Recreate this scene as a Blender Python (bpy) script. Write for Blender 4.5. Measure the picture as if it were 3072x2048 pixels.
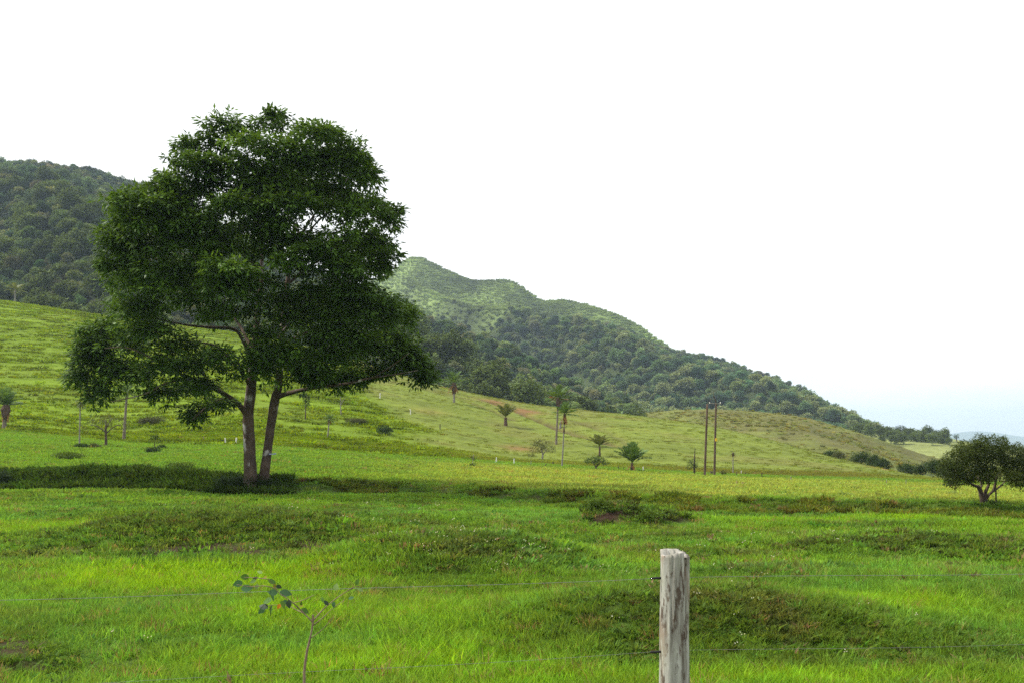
import bpy, math, random
import numpy as np
from mathutils import Vector

random.seed(7)
RNG = np.random.default_rng(7)
SC = bpy.context.scene
COL = SC.collection
for o in list(bpy.data.objects):
    bpy.data.objects.remove(o)

# ------------------------------------------------------------------ camera
F = 2987.0            # focal length in photo pixels (3072 wide)
CX, HZ = 1536.0, 1330.0
EYE = 2.8
cam_d = bpy.data.cameras.new('camera')
cam = bpy.data.objects.new('camera', cam_d)
COL.objects.link(cam)
cam.location = (0, 0, EYE)
cam.rotation_euler = (math.radians(90), 0, 0)
cam_d.sensor_width = 36.0
cam_d.lens = 36.0 * F / 3072.0
cam_d.shift_y = (HZ - 1024.0) / 3072.0
cam_d.clip_start = 0.1
cam_d.clip_end = 40000
SC.camera = cam

# ------------------------------------------------------------------ sky
SUN_DIR = Vector((-0.64, 0.10, 0.76)).normalized()      # towards the sun
SUN_EL = math.asin(SUN_DIR.z)
SUN_AZ = math.atan2(SUN_DIR.x, SUN_DIR.y)
w = bpy.data.worlds.new('World')
SC.world = w
w.use_nodes = True
nt = w.node_tree
nt.nodes.clear()
wo = nt.nodes.new('ShaderNodeOutputWorld')
bg = nt.nodes.new('ShaderNodeBackground')
bg.inputs['Strength'].default_value = 0.10
sky = nt.nodes.new('ShaderNodeTexSky')
sky.sky_type = 'NISHITA'
sky.sun_disc = False
sky.sun_elevation = SUN_EL
sky.sun_rotation = SUN_AZ
sky.air_density = 1.0
sky.dust_density = 2.0
tc = nt.nodes.new('ShaderNodeTexCoord')
mp = nt.nodes.new('ShaderNodeMapping')
mp.inputs['Scale'].default_value = (1.0, 1.0, 3.0)
n1 = nt.nodes.new('ShaderNodeTexNoise')
n1.inputs['Scale'].default_value = 1.6
n1.inputs['Detail'].default_value = 6
n1.inputs['Roughness'].default_value = 0.55
rp = nt.nodes.new('ShaderNodeValToRGB')
rp.color_ramp.elements[0].position = 0.38
rp.color_ramp.elements[0].color = (0.52, 0.52, 0.52, 1)
rp.color_ramp.elements[1].position = 0.56
rp.color_ramp.elements[1].color = (1, 1, 1, 1)
mx = nt.nodes.new('ShaderNodeMixRGB')
mx.inputs['Color2'].default_value = (13.2, 13.25, 13.4, 1)     # bright veil of cloud
nt.links.new(tc.outputs['Generated'], mp.inputs['Vector'])
nt.links.new(mp.outputs['Vector'], n1.inputs['Vector'])
nt.links.new(n1.outputs['Fac'], rp.inputs['Fac'])
nt.links.new(rp.outputs['Color'], mx.inputs['Fac'])
nt.links.new(sky.outputs['Color'], mx.inputs['Color1'])
nt.links.new(mx.outputs['Color'], bg.inputs['Color'])
nt.links.new(bg.outputs['Background'], wo.inputs['Surface'])

sun_d = bpy.data.lights.new('sun', 'SUN')
sun_d.energy = 5.0
sun_d.angle = math.radians(2.5)
sun_d.color = (1.0, 0.95, 0.84)
sun = bpy.data.objects.new('sun', sun_d)
COL.objects.link(sun)
sun.rotation_euler = SUN_DIR.to_track_quat('Z', 'Y').to_euler()
sun.location = (-60, 10, 80)

SC.view_settings.view_transform = 'Standard'
SC.view_settings.look = 'None'
SC.view_settings.exposure = 0.15
SC.view_settings.gamma = 1.0
SC.view_settings.use_curve_mapping = False
SC.render.engine = 'CYCLES'
SC.cycles.use_denoising = False
SC.cycles.use_adaptive_sampling = False
SC.cycles.sample_clamp_indirect = 3.0
SC.cycles.max_bounces = 6
SC.cycles.diffuse_bounces = 3
SC.cycles.glossy_bounces = 2
SC.cycles.transmission_bounces = 3
SC.cycles.volume_bounces = 1
SC.cycles.transparent_max_bounces = 8

# ------------------------------------------------------------------ helpers
def vnoise(x, y, seed=0):
    xi = np.floor(x).astype(np.int64); yi = np.floor(y).astype(np.int64)
    fx = x - xi; fy = y - yi
    fx = fx * fx * (3 - 2 * fx); fy = fy * fy * (3 - 2 * fy)
    def h(a, b):
        n = (a * 374761393 + b * 668265263 + seed * 974711) & 0xFFFFFFFF
        n = ((n ^ (n >> 13)) * 1274126177) & 0xFFFFFFFF
        n = (n ^ (n >> 16)) & 0xFFFFFF
        return n / float(0xFFFFFF)
    a = h(xi, yi); b = h(xi + 1, yi); c = h(xi, yi + 1); d = h(xi + 1, yi + 1)
    return (a * (1 - fx) + b * fx) * (1 - fy) + (c * (1 - fx) + d * fx) * fy

def fbm(x, y, octv=4, seed=0):
    s = 0.0; a = 0.5; t = 0.0
    for i in range(octv):
        s = s + a * vnoise(x * 2 ** i, y * 2 ** i, seed + i * 17)
        t += a; a *= 0.5
    return s / t

def sstep(t):
    t = np.clip(t, 0, 1)
    return t * t * (3 - 2 * t)

def mesh_from(name, V, Fc, mat=None, smooth=False, vcol=None, rnd=None):
    """V (N,3); Fc an int array (M,k) or a list of such arrays."""
    me = bpy.data.meshes.new(name)
    V = np.asarray(V, dtype=np.float32)
    fl = Fc if isinstance(Fc, list) else [Fc]
    fl = [np.asarray(f, dtype=np.int32) for f in fl if len(f)]
    me.vertices.add(len(V))
    me.vertices.foreach_set('co', V.ravel())
    nl = sum(f.size for f in fl); nf = sum(len(f) for f in fl)
    me.loops.add(nl); me.polygons.add(nf)
    me.loops.foreach_set('vertex_index', np.concatenate([f.ravel() for f in fl]))
    tot = np.concatenate([np.full(len(f), f.shape[1], dtype=np.int32) for f in fl])
    st = np.zeros(nf, dtype=np.int32); st[1:] = np.cumsum(tot)[:-1]
    me.polygons.foreach_set('loop_start', st)
    if smooth:
        me.polygons.foreach_set('use_smooth', np.ones(nf, dtype=bool))
    me.update(calc_edges=True)
    if vcol is not None:
        a = me.attributes.new('col', 'FLOAT_COLOR', 'POINT')
        c = np.ones((len(V), 4), dtype=np.float32); c[:, :3] = vcol
        a.data.foreach_set('color', c.ravel())
    if rnd is not None:
        a = me.attributes.new('rnd', 'FLOAT', 'POINT')
        a.data.foreach_set('value', np.asarray(rnd, dtype=np.float32))
    if mat is not None:
        me.materials.append(mat)
    return me

def link(name, me, parent=None, loc=None, rot=None, scl=None):
    o = bpy.data.objects.new(name, me)
    COL.objects.link(o)
    if parent is not None:
        o.parent = parent
    if loc is not None: o.location = loc
    if rot is not None: o.rotation_euler = rot
    if scl is not None: o.scale = scl if hasattr(scl, '__len__') else (scl, scl, scl)
    return o

def empty(name, loc):
    o = bpy.data.objects.new(name, None)
    o.empty_display_size = 0.2
    COL.objects.link(o); o.location = loc
    return o

def tag(o, label=None, cat=None, group=None, kind=None):
    if label: o['label'] = label
    if cat: o['category'] = cat
    if group: o['group'] = group
    if kind: o['kind'] = kind
    return o

def tube(pts, rads, n=8, wob=0.0, seed=0, cap=True):
    """tapered tube along a polyline, resampled smooth; returns V, F"""
    r = np.random.default_rng(seed)
    P = np.asarray(pts, float); R = np.asarray(rads, float)
    if len(P) > 2:
        t = np.linspace(0, len(P) - 1, (len(P) - 1) * 4 + 1)
        out = []
        for tt in t:
            i = min(int(tt), len(P) - 2); f = tt - i
            p0 = P[max(i - 1, 0)]; p1 = P[i]; p2 = P[i + 1]; p3 = P[min(i + 2, len(P) - 1)]
            out.append(0.5 * ((2 * p1) + (-p0 + p2) * f + (2 * p0 - 5 * p1 + 4 * p2 - p3) * f * f + (-p0 + 3 * p1 - 3 * p2 + p3) * f ** 3))
        R = np.interp(t, np.arange(len(R)), R); P = np.array(out)
    m = len(P)
    T = np.gradient(P, axis=0); T /= np.linalg.norm(T, axis=1)[:, None] + 1e-9
    up = np.array([0.3, 0.9, 0.1])
    V = []
    ph = r.uniform(0, 6.28, 4)
    for i in range(m):
        a = np.cross(T[i], up); a /= np.linalg.norm(a) + 1e-9
        b = np.cross(T[i], a)
        ang = np.arange(n) * 2 * math.pi / n
        rr = R[i] * (1 + wob * (0.5 * np.sin(2 * ang + ph[0] + i * .3) + 0.5 * np.sin(3 * ang + ph[1] - i * .2) + .6 * r.uniform(-1, 1, n)))
        V.append(P[i] + rr[:, None] * (np.cos(ang)[:, None] * a + np.sin(ang)[:, None] * b))
    V = np.concatenate(V)
    Fq = []
    for i in range(m - 1):
        for j in range(n):
            Fq.append((i * n + j, i * n + (j + 1) % n, (i + 1) * n + (j + 1) % n, (i + 1) * n + j))
    Fq = np.array(Fq)
    fl = [Fq]
    if cap:
        V = np.vstack([V, P[-1] + T[-1] * R[-1] * .3])
        k = len(V) - 1
        fl.append(np.array([((m - 1) * n + j, (m - 1) * n + (j + 1) % n, k) for j in range(n)]))
    return V, fl

def merge(parts):
    """parts: list of (V, [F...]); joins into V, [tris, quads]"""
    Vs = []; tri = []; quad = []; off = 0
    for V, fl in parts:
        for f in (fl if isinstance(fl, list) else [fl]):
            f = np.asarray(f)
            if len(f) == 0: continue
            (tri if f.shape[1] == 3 else quad).append(f + off)
        Vs.append(V); off += len(V)
    out = []
    if tri: out.append(np.concatenate(tri))
    if quad: out.append(np.concatenate(quad))
    return np.concatenate(Vs), out

# ------------------------------------------------------------------ materials
def mat_new(name):
    m = bpy.data.materials.new(name); m.use_nodes = True
    nt = m.node_tree; nt.nodes.clear()
    out = nt.nodes.new('ShaderNodeOutputMaterial')
    return m, nt, out

def leaf_mat(name, col, var=0.5, transl=0.35, inst=False, rough=0.55, spec=0.25, attr=None, tip=(1, 1, 1)):
    """leaf: diffuse + translucent, varied by the 'rnd' attribute; inst = colour from the instance"""
    m, nt, out = mat_new(name)
    L = nt.links
    rnd = nt.nodes.new('ShaderNodeAttribute'); rnd.attribute_name = 'rnd'
    mr = nt.nodes.new('ShaderNodeMapRange')
    mr.inputs['To Min'].default_value = 1 - var; mr.inputs['To Max'].default_value = 1 + var
    L.new(rnd.outputs['Fac'], mr.inputs['Value'])
    mul = nt.nodes.new('ShaderNodeVectorMath'); mul.operation = 'SCALE'
    if inst or attr:
        at = nt.nodes.new('ShaderNodeAttribute'); at.attribute_name = 'col'
        at.attribute_type = 'INSTANCER' if inst else 'GEOMETRY'
        L.new(at.outputs['Color'], mul.inputs[0])
    else:
        oi = nt.nodes.new('ShaderNodeObjectInfo')
        hs = nt.nodes.new('ShaderNodeHueSaturation')
        hs.inputs['Color'].default_value = (*col, 1)
        m2 = nt.nodes.new('ShaderNodeMapRange')
        m2.inputs['To Min'].default_value = 0.85; m2.inputs['To Max'].default_value = 1.15
        L.new(oi.outputs['Random'], m2.inputs['Value'])
        L.new(m2.outputs['Result'], hs.inputs['Value'])
        L.new(hs.outputs['Color'], mul.inputs[0])
    L.new(mr.outputs['Result'], mul.inputs['Scale'])
    if tip != (1, 1, 1):
        tm = nt.nodes.new('ShaderNodeMixRGB'); tm.blend_type = 'MULTIPLY'
        tm.inputs['Color2'].default_value = (*tip, 1)
        pw = nt.nodes.new('ShaderNodeMath'); pw.operation = 'POWER'; pw.inputs[1].default_value = 2.0
        L.new(rnd.outputs['Fac'], pw.inputs[0]); L.new(pw.outputs['Value'], tm.inputs['Fac'])
        L.new(mul.outputs['Vector'], tm.inputs['Color1'])
        m3 = nt.nodes.new('ShaderNodeVectorMath'); m3.operation = 'SCALE'; m3.inputs['Scale'].default_value = 1.0
        L.new(tm.outputs['Color'], m3.inputs[0]); mul = m3
    pb = nt.nodes.new('ShaderNodeBsdfPrincipled')
    pb.inputs['Roughness'].default_value = rough
    pb.inputs['Specular IOR Level'].default_value = spec
    L.new(mul.outputs['Vector'], pb.inputs['Base Color'])
    tr = nt.nodes.new('ShaderNodeBsdfTranslucent')
    ym = nt.nodes.new('ShaderNodeVectorMath'); ym.operation = 'MULTIPLY'
    ym.inputs[1].default_value = (1.35, 1.15, 0.6)
    L.new(mul.outputs['Vector'], ym.inputs[0])
    L.new(ym.outputs['Vector'], tr.inputs['Color'])
    ms = nt.nodes.new('ShaderNodeMixShader'); ms.inputs['Fac'].default_value = transl
    L.new(pb.outputs['BSDF'], ms.inputs[1]); L.new(tr.outputs['BSDF'], ms.inputs[2])
    L.new(ms.outputs['Shader'], out.inputs['Surface'])
    return m

def noise_mat(name, c1, c2, scale=8, stretch=(1, 1, 1), rough=0.85, bump=0.3, c3=None, s3=3.0, p3=(0.6, 0.68), detail=6, ramp=(0.35, 0.65), bdist=0.02):
    m, nt, out = mat_new(name); L = nt.links
    tc = nt.nodes.new('ShaderNodeTexCoord'); mp = nt.nodes.new('ShaderNodeMapping')
    mp.inputs['Scale'].default_value = stretch
    L.new(tc.outputs['Object'], mp.inputs['Vector'])
    n = nt.nodes.new('ShaderNodeTexNoise'); n.inputs['Scale'].default_value = scale; n.inputs['Detail'].default_value = detail
    n.inputs['Roughness'].default_value = 0.65
    L.new(mp.outputs['Vector'], n.inputs['Vector'])
    r = nt.nodes.new('ShaderNodeValToRGB')
    r.color_ramp.elements[0].position = ramp[0]; r.color_ramp.elements[0].color = (*c1, 1)
    r.color_ramp.elements[1].position = ramp[1]; r.color_ramp.elements[1].color = (*c2, 1)
    L.new(n.outputs['Fac'], r.inputs['Fac'])
    col = r.outputs['Color']
    if c3 is not None:
        n3 = nt.nodes.new('ShaderNodeTexNoise'); n3.inputs['Scale'].default_value = s3; n3.inputs['Detail'].default_value = 4
        L.new(mp.outputs['Vector'], n3.inputs['Vector'])
        r3 = nt.nodes.new('ShaderNodeValToRGB')
        r3.color_ramp.elements[0].position = p3[0]; r3.color_ramp.elements[0].color = (0, 0, 0, 1)
        r3.color_ramp.elements[1].position = p3[1]; r3.color_ramp.elements[1].color = (1, 1, 1, 1)
        L.new(n3.outputs['Fac'], r3.inputs['Fac'])
        mx = nt.nodes.new('ShaderNodeMixRGB'); mx.inputs['Color2'].default_value = (*c3, 1)
        L.new(r3.outputs['Color'], mx.inputs['Fac']); L.new(col, mx.inputs['Color1'])
        col = mx.outputs['Color']
    pb = nt.nodes.new('ShaderNodeBsdfPrincipled'); pb.inputs['Roughness'].default_value = rough
    pb.inputs['Specular IOR Level'].default_value = 0.2
    L.new(col, pb.inputs['Base Color'])
    if bump:
        b = nt.nodes.new('ShaderNodeBump'); b.inputs['Strength'].default_value = bump; b.inputs['Distance'].default_value = bdist
        L.new(n.outputs['Fac'], b.inputs['Height']); L.new(b.outputs['Normal'], pb.inputs['Normal'])
    L.new(pb.outputs['BSDF'], out.inputs['Surface'])
    return m

def ground_mat(name, scale1=0.9, scale2=9.0, stretch=(1, 1, 1), amp=0.5, bump=0.5, bdist=0.06):
    """colour from the 'col' attribute, broken up by two noises"""
    m, nt, out = mat_new(name); L = nt.links
    at = nt.nodes.new('ShaderNodeAttribute'); at.attribute_name = 'col'
    tc = nt.nodes.new('ShaderNodeTexCoord'); mp = nt.nodes.new('ShaderNodeMapping')
    mp.inputs['Scale'].default_value = stretch
    L.new(tc.outputs['Object'], mp.inputs['Vector'])
    a = nt.nodes.new('ShaderNodeTexNoise'); a.inputs['Scale'].default_value = scale1; a.inputs['Detail'].default_value = 8; a.inputs['Roughness'].default_value = 0.7
    b = nt.nodes.new('ShaderNodeTexNoise'); b.inputs['Scale'].default_value = scale2; b.inputs['Detail'].default_value = 5; b.inputs['Roughness'].default_value = 0.7
    L.new(mp.outputs['Vector'], a.inputs['Vector']); L.new(mp.outputs['Vector'], b.inputs['Vector'])
    ad = nt.nodes.new('ShaderNodeMath'); ad.operation = 'ADD'
    L.new(a.outputs['Fac'], ad.inputs[0]); L.new(b.outputs['Fac'], ad.inputs[1])
    mr = nt.nodes.new('ShaderNodeMapRange')
    mr.inputs['From Min'].default_value = 0.7; mr.inputs['From Max'].default_value = 1.3
    mr.inputs['To Min'].default_value = 1 - amp; mr.inputs['To Max'].default_value = 1 + amp
    L.new(ad.outputs['Value'], mr.inputs['Value'])
    mul = nt.nodes.new('ShaderNodeVectorMath'); mul.operation = 'SCALE'
    L.new(at.outputs['Color'], mul.inputs[0]); L.new(mr.outputs['Result'], mul.inputs['Scale'])
    pb = nt.nodes.new('ShaderNodeBsdfPrincipled'); pb.inputs['Roughness'].default_value = 0.95
    pb.inputs['Specular IOR Level'].default_value = 0.1
    L.new(mul.outputs['Vector'], pb.inputs['Base Color'])
    bm = nt.nodes.new('ShaderNodeBump'); bm.inputs['Strength'].default_value = bump; bm.inputs['Distance'].default_value = bdist
    L.new(b.outputs['Fac'], bm.inputs['Height']); L.new(bm.outputs['Normal'], pb.inputs['Normal'])
    L.new(pb.outputs['BSDF'], out.inputs['Surface'])
    return m

M_GROUND = ground_mat('pasture_soil', 0.5, 5.0, (1, 1, 1), 0.45, 0.6, 0.08)
M_HILL = ground_mat('scrub_hill', 0.12, 0.9, (1, 1, 1), 0.5, 0.8, 0.6)
M_MOUNT = ground_mat('forest_floor', 0.03, 0.25, (1, 1, 1), 0.45, 0.8, 1.5)
M_GRASS = leaf_mat('grass_blade', (0.1, 0.2, 0.01), 0.55, 0.45, inst=True, rough=0.6, spec=0.06)
M_FOREST_I = leaf_mat('forest_leaves', (0.05, 0.1, 0.02), 0.5, 0.2, inst=True, rough=0.7, spec=0.08)
M_FOREST = leaf_mat('forest_edge_leaves', (0.105, 0.150, 0.042), 0.5, 0.2, rough=0.7, spec=0.08)
M_TREE = leaf_mat('big_tree_leaves', (0.054, 0.114, 0.019), 0.75, 0.34, rough=0.5, spec=0.16, tip=(1.6, 1.35, .8))
M_GUAVA = leaf_mat('orchard_leaves', (0.046, 0.076, 0.014), 0.6, 0.30, rough=0.55, spec=0.15, tip=(1.6, 1.2, .8))
M_WEED = leaf_mat('weed_leaves', (0.070, 0.130, 0.018), 0.5, 0.3, rough=0.6, spec=0.1, tip=(1.5, 1.2, .8))
M_BUSH = leaf_mat('bush_leaves', (0.030, 0.060, 0.012), 0.5, 0.25, rough=0.6, spec=0.12)
M_BUSH2 = leaf_mat('dry_bush_leaves', (0.075, 0.085, 0.025), 0.5, 0.25, rough=0.6, spec=0.2)
M_PALM = leaf_mat('palm_leaf', (0.085, 0.150, 0.040), 0.4, 0.3, rough=0.5, spec=0.2)
M_PALM2 = leaf_mat('palm_leaf_olive', (0.125, 0.150, 0.045), 0.4, 0.3, rough=0.5, spec=0.2)
M_DEAD = leaf_mat('dead_frond', (0.24, 0.125, 0.045), 0.4, 0.2, rough=0.7, spec=0.1)
M_BARK = noise_mat('big_tree_bark', (0.040, 0.028, 0.021), (0.115, 0.083, 0.060), 3.0, (1, 1, 0.5), 0.9, 0.6, c3=(0.34, 0.33, 0.31), s3=2.2, p3=(0.60, 0.67), bdist=0.05)
M_BARK2 = noise_mat('small_tree_bark', (0.045, 0.032, 0.024), (0.12, 0.09, 0.07), 6.0, (1, 1, 0.4), 0.9, 0.4)
M_PALMBARK = noise_mat('palm_bark', (0.10, 0.080, 0.060), (0.24, 0.20, 0.16), 5.0, (1, 1, 3), 0.9, 0.4)
M_GREYBARK = noise_mat('pale_bark', (0.14, 0.125, 0.105), (0.27, 0.25, 0.215), 5.0, (1, 1, 2), 0.9, 0.4)
M_SKIRT = noise_mat('old_leaf_bases', (0.045, 0.030, 0.022), (0.13, 0.085, 0.06), 9.0, (1, 1, 0.5), 0.95, 0.5)
M_WPOST = noise_mat('white_painted_post', (0.55, 0.54, 0.50), (0.78, 0.77, 0.73), 6.0, (1, 1, 0.4), 0.8, 0.2)
M_DPOST = noise_mat('dark_wood_post', (0.035, 0.026, 0.02), (0.10, 0.075, 0.055), 9.0, (1, 1, 0.3), 0.9, 0.4)
M_POLE = noise_mat('utility_pole_wood', (0.060, 0.038, 0.028), (0.125, 0.083, 0.06), 6.0, (1, 1, 0.15), 0.9, 0.3, c3=(0.19, 0.15, 0.12), s3=2.0, p3=(0.55, 0.7))

# ------------------------------------------------------------------ terrain
OV = 3072.0 / 2352.0
def s_of(ovu): return (np.asarray(ovu, float) * OV - CX) / F

SG = np.linspace(-1.3, 1.3, 5201)
def table(cols, vals, sig=0.012):
    t = np.interp(SG, s_of(cols), vals)
    if sig > 0:
        k = np.exp(-0.5 * (np.arange(-120, 121) * (SG[1] - SG[0]) / sig) ** 2); k /= k.sum()
        t = np.convolve(np.pad(t, 120, mode='edge'), k, mode='valid')
    return lambda s: np.interp(s, SG, t)

cB = [0, 300, 600, 900, 1300, 1700, 2100, 2352]
T_yb = table(cB, [62, 62, 53.6, 57.5, 46, 40.8, 38.9, 37.3], 0.03)
T_zb = table(cB, [.87, .91, .78, .43, .36, .38, .39, .29], 0.03)
T_yf = table(cB, [122, 117, 112, 113, 118, 121, 106, 97], 0.03)
fv = np.array([985, 1018, 1022, 1045, 1068, 1090, 1103, 1112]) * OV
T_zf = table(cB, EYE - (fv - HZ) * np.array([122, 117, 112, 113, 118, 121, 106, 97]) / F, 0.03)
cC = [-400, 0, 120, 300, 480, 620, 800, 880, 1000, 1100, 1200, 1300, 1400, 1500, 1600, 1700, 1800, 1900, 2000, 2100, 2200, 2352, 2600]
vC = np.array([660, 691, 708, 736, 757, 778, 822, 848, 884, 906, 925, 937, 947, 958, 973, 992, 1018, 1047, 1070, 1091, 1104, 1114, 1116]) * OV
yC = np.interp(cC, [0, 600, 1000, 1300, 1500, 1700, 1900, 2100, 2352], [300, 285, 250, 238, 225, 205, 178, 146, 116])
T_yc = table(cC, yC, 0.02)
T_zc = table(cC, EYE + (HZ - vC) * yC / F, 0.006)

MOUNDS = [  # x, y, rx, ry, height
    (-1.4, 23.3, 2.9, 3.2, 0.64), (2.7, 15.4, 3.3, 2.0, 0.50), (-8.0, 29.0, 5.0, 3.4, 0.78),
    (3.7, 35.3, 1.6, 1.3, 0.62), (5.6, 35.6, 0.9, 0.8, 0.28), (10.5, 26.5, 4.5, 2.0, 0.30), (-9.0, 13.0, 3.0, 1.6, 0.20), (-3.8, 35.5, 4.0, 2.5, 0.25),
    (9.0, 19.0, 3.0, 2.0, 0.16), (-13.5, 38.0, 4.0, 3.0, 0.25), (12.5, 34.0, 5.0, 1.2, 0.15), (6.0, 21.0, 2.0, 1.4, 0.14)]
HOLES = [(-5.7, 12.6, 0.9, 0.5, 0.25)]

def ground_z(x, y):
    x = np.asarray(x, float); y = np.asarray(y, float)
    yy = np.maximum(y, 1.0)
    s = np.clip(x / yy, -1.25, 1.25)
    z = np.interp(yy, [0, 3.5, 6, 9, 11.5, 20], [1.2, 1.2, .75, 0.22, 0.0, 0])
    yb = T_yb(s) + 1.6 * (fbm(x * .22, y * .02, 2, 3) - .5); zb = T_zb(s); yf = T_yf(s); zf = T_zf(s); yc = T_yc(s); zc = T_zc(s)
    wbk = 1.5 + 1.4 * fbm(x * .3, y * .0, 2, 5)
    t = sstep((yy - yb) / wbk)
    z = z + zb * t
    t1 = np.clip((yy - yb - wbk) / (yf - yb - wbk), 0, 1)
    z = z + (zf - zb) * t1
    t2 = np.clip((yy - yf) / (yc - yf), 0, 1)
    g = 0.55 * t2 + 0.45 * sstep(t2)
    z = z + (zc - zf) * g
    over = np.maximum(yy - yc, 0)
    z = z - 0.0016 * over ** 2 - 0.02 * over
    z = np.maximum(z, -7.5)
    for (mx, my, rx, ry, h) in MOUNDS:
        d2 = ((x - mx) / rx) ** 2 + ((y - my) / ry) ** 2
        z = z + h * np.exp(-(d2 ** 1.5) * 1.1)
    for (mx, my, rx, ry, h) in HOLES:
        d2 = ((x - mx) / rx) ** 2 + ((y - my) / ry) ** 2
        z = z - h * np.exp(-d2 * 1.5)
    amp = np.interp(yy, [4, 12, 40, 120, 160, 300], [.04, .16, .22, .3, 1.3, 1.8])
    z = z + amp * (fbm(x * .45, y * .45, 3, 11) - .5) * np.where(yy < 110, 1, 0) 
    hw = sstep((yy - yf) / 15.0)
    z = z + hw * 1.6 * (fbm(x * .05, y * .035, 3, 21) - .5) * sstep((yc - yy) / 30)
    # cattle terraces across the slope (stronger on the near bright hillside)
    leftw = hill_left(x, y)
    ph = z * 0.95 + 1.8 * fbm(x * .045, y * .03, 3, 31)
    saw = ph - np.floor(ph)
    z = z + hw * (0.08 + 0.16 * leftw) * (np.where(saw < .75, saw / .75, (1 - saw) / .25) - .5)
    # two washed-out gullies running down the brown slope
    for (pa, pb, dep) in GULLY:
        ax, ay = pa; bx, by = pb
        dx, dy = bx - ax, by - ay
        tt = np.clip(((x - ax) * dx + (y - ay) * dy) / (dx * dx + dy * dy), 0, 1)
        dist = np.hypot(x - ax - tt * dx + 2.0 * (fbm(y * .06, x * .02, 2, 8) - .5), y - ay - tt * dy)
        z = z - dep * np.exp(-(dist / 1.3) ** 2)
    return z

FENCE_SRC = [(1136, 1183), (1231, 1233), (1322, 1285), (1415, 1372)]
def hill_left(x, y):
    """1 on the lush part of the hill left of the fence that climbs it"""
    fy = np.array([113.0, 130, 150, 172, 200, 300]); fx = np.array([-4.0, -9.5, -15, -22, -30, -62])
    return 1 - sstep((x - np.interp(y, fy, fx) + 9 * (fbm(x * .08, y * .08, 3, 44) - .5)) / 7.0 + .5)

GULLY = []

def hit(u, v, y0=8.0, y1=320.0):
    """where the line of sight through photo pixel (u, v) meets the ground"""
    ys = np.exp(np.linspace(math.log(y0), math.log(y1), 6000))
    s = (u - CX) / F
    zr = EYE + (HZ - v) / F * ys
    gz = ground_z(s * ys, ys)
    below = np.nonzero(gz >= zr)[0]
    i = below[0] if len(below) else int(np.argmin(np.abs(gz - zr)))
    yv = ys[i]
    return np.array([s * yv, yv, float(ground_z(s * yv, yv))])

_g = []
for chain, dep in (([(1285, 1150), (1380, 1175), (1500, 1212), (1620, 1255), (1760, 1305), (1880, 1335)], .9), ([(1395, 1200), (1480, 1228), (1550, 1258)], .5), ([(1180, 1102), (1290, 1150)], .8), ([(1740, 1262), (1850, 1300), (1910, 1345)], .4)):
    q = [hit(*c) for c in chain]
    _g += [((a[0], a[1]), (b[0], b[1]), dep) for a, b in zip(q[:-1], q[1:])]
GULLY = _g
def gully_w(x, y):
    w_ = np.zeros_like(x)
    for (ax, ay), (bx, by), dep in GULLY:
        dx, dy = bx - ax, by - ay
        tt = np.clip(((x - ax) * dx + (y - ay) * dy) / (dx * dx + dy * dy), 0, 1)
        d = np.hypot(x - ax - tt * dx + 2.0 * (fbm(y * .06, x * .02, 2, 8) - .5), y - ay - tt * dy)
        w_ = np.maximum(w_, dep * np.exp(-(d / 1.2) ** 2))
    return w_

def polar_grid(fn, s_arr, y_arr):
    S, Y = np.meshgrid(s_arr, y_arr)
    X = S * Y
    Z = fn(X, Y)
    V = np.stack([X, Y, Z], -1).reshape(-1, 3)
    n = len(s_arr); m = len(y_arr)
    idx = np.arange(n * m).reshape(m, n)
    Fq = np.stack([idx[:-1, :-1], idx[:-1, 1:], idx[1:, 1:], idx[1:, :-1]], -1).reshape(-1, 4)
    return V, Fq

# --- ground cover colours -------------------------------------------------
C_LUSH = np.array([0.182, 0.330, 0.014]); C_MID = np.array([0.140, 0.258, 0.026]); C_DULL = np.array([0.092, 0.148, 0.022])
C_YEL = np.array([0.265, 0.320, 0.060]); C_DRY = np.array([0.185, 0.130, 0.060]); C_SOIL = np.array([0.040, 0.024, 0.015])
C_COOL = np.array([0.108, 0.250, 0.042])
C_HILL_L = np.array([0.130, 0.200, 0.008]); C_HILL_R = np.array([0.150, 0.190, 0.026]); C_FOOT = np.array([0.135, 0.245, 0.030])

def gauss(x, y, cx, cy, rx, ry):
    return np.exp(-(((x - cx) / rx) ** 2 + ((y - cy) / ry) ** 2))

def soil_w(x, y):
    n = fbm(x * .9, y * .9, 4, 41)
    w = 0.0
    for (cx, cy, rx, ry, a) in [(-8.6, 24.9, 3.4, .8, .9), (-5.0, 25.6, 1.6, .7, .8), (2.9, 13.1, 1.3, .5, .35), (4.2, 13.3, 1.0, .45, .40), (3.0, 34.2, .9, .45, 1.0), (5.6, 35.0, .7, .4, 1.0), (4.3, 34.5, .7, .4, .9),
                                (-5.7, 12.5, .9, .5, 1.3), (-7.0, 13.2, 1.2, .8, .7), (-0.8, 20.3, 1.8, .7, .55), (2.4, 32.7, 1.2, .5, .5), (6.9, 13.1, 1.2, .6, .5)]:
        w = np.maximum(w, a * gauss(x, y, cx, cy, rx, ry))
    s = x / np.maximum(y, 1)
    bank = np.exp(-((y - T_yb(s) - .8) / 1.0) ** 2) * .30
    w = np.maximum(w, bank)
    return np.clip((w + (n - .55) * 1.6) * 1.5, 0, 1) * sstep(w * 4)

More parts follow.
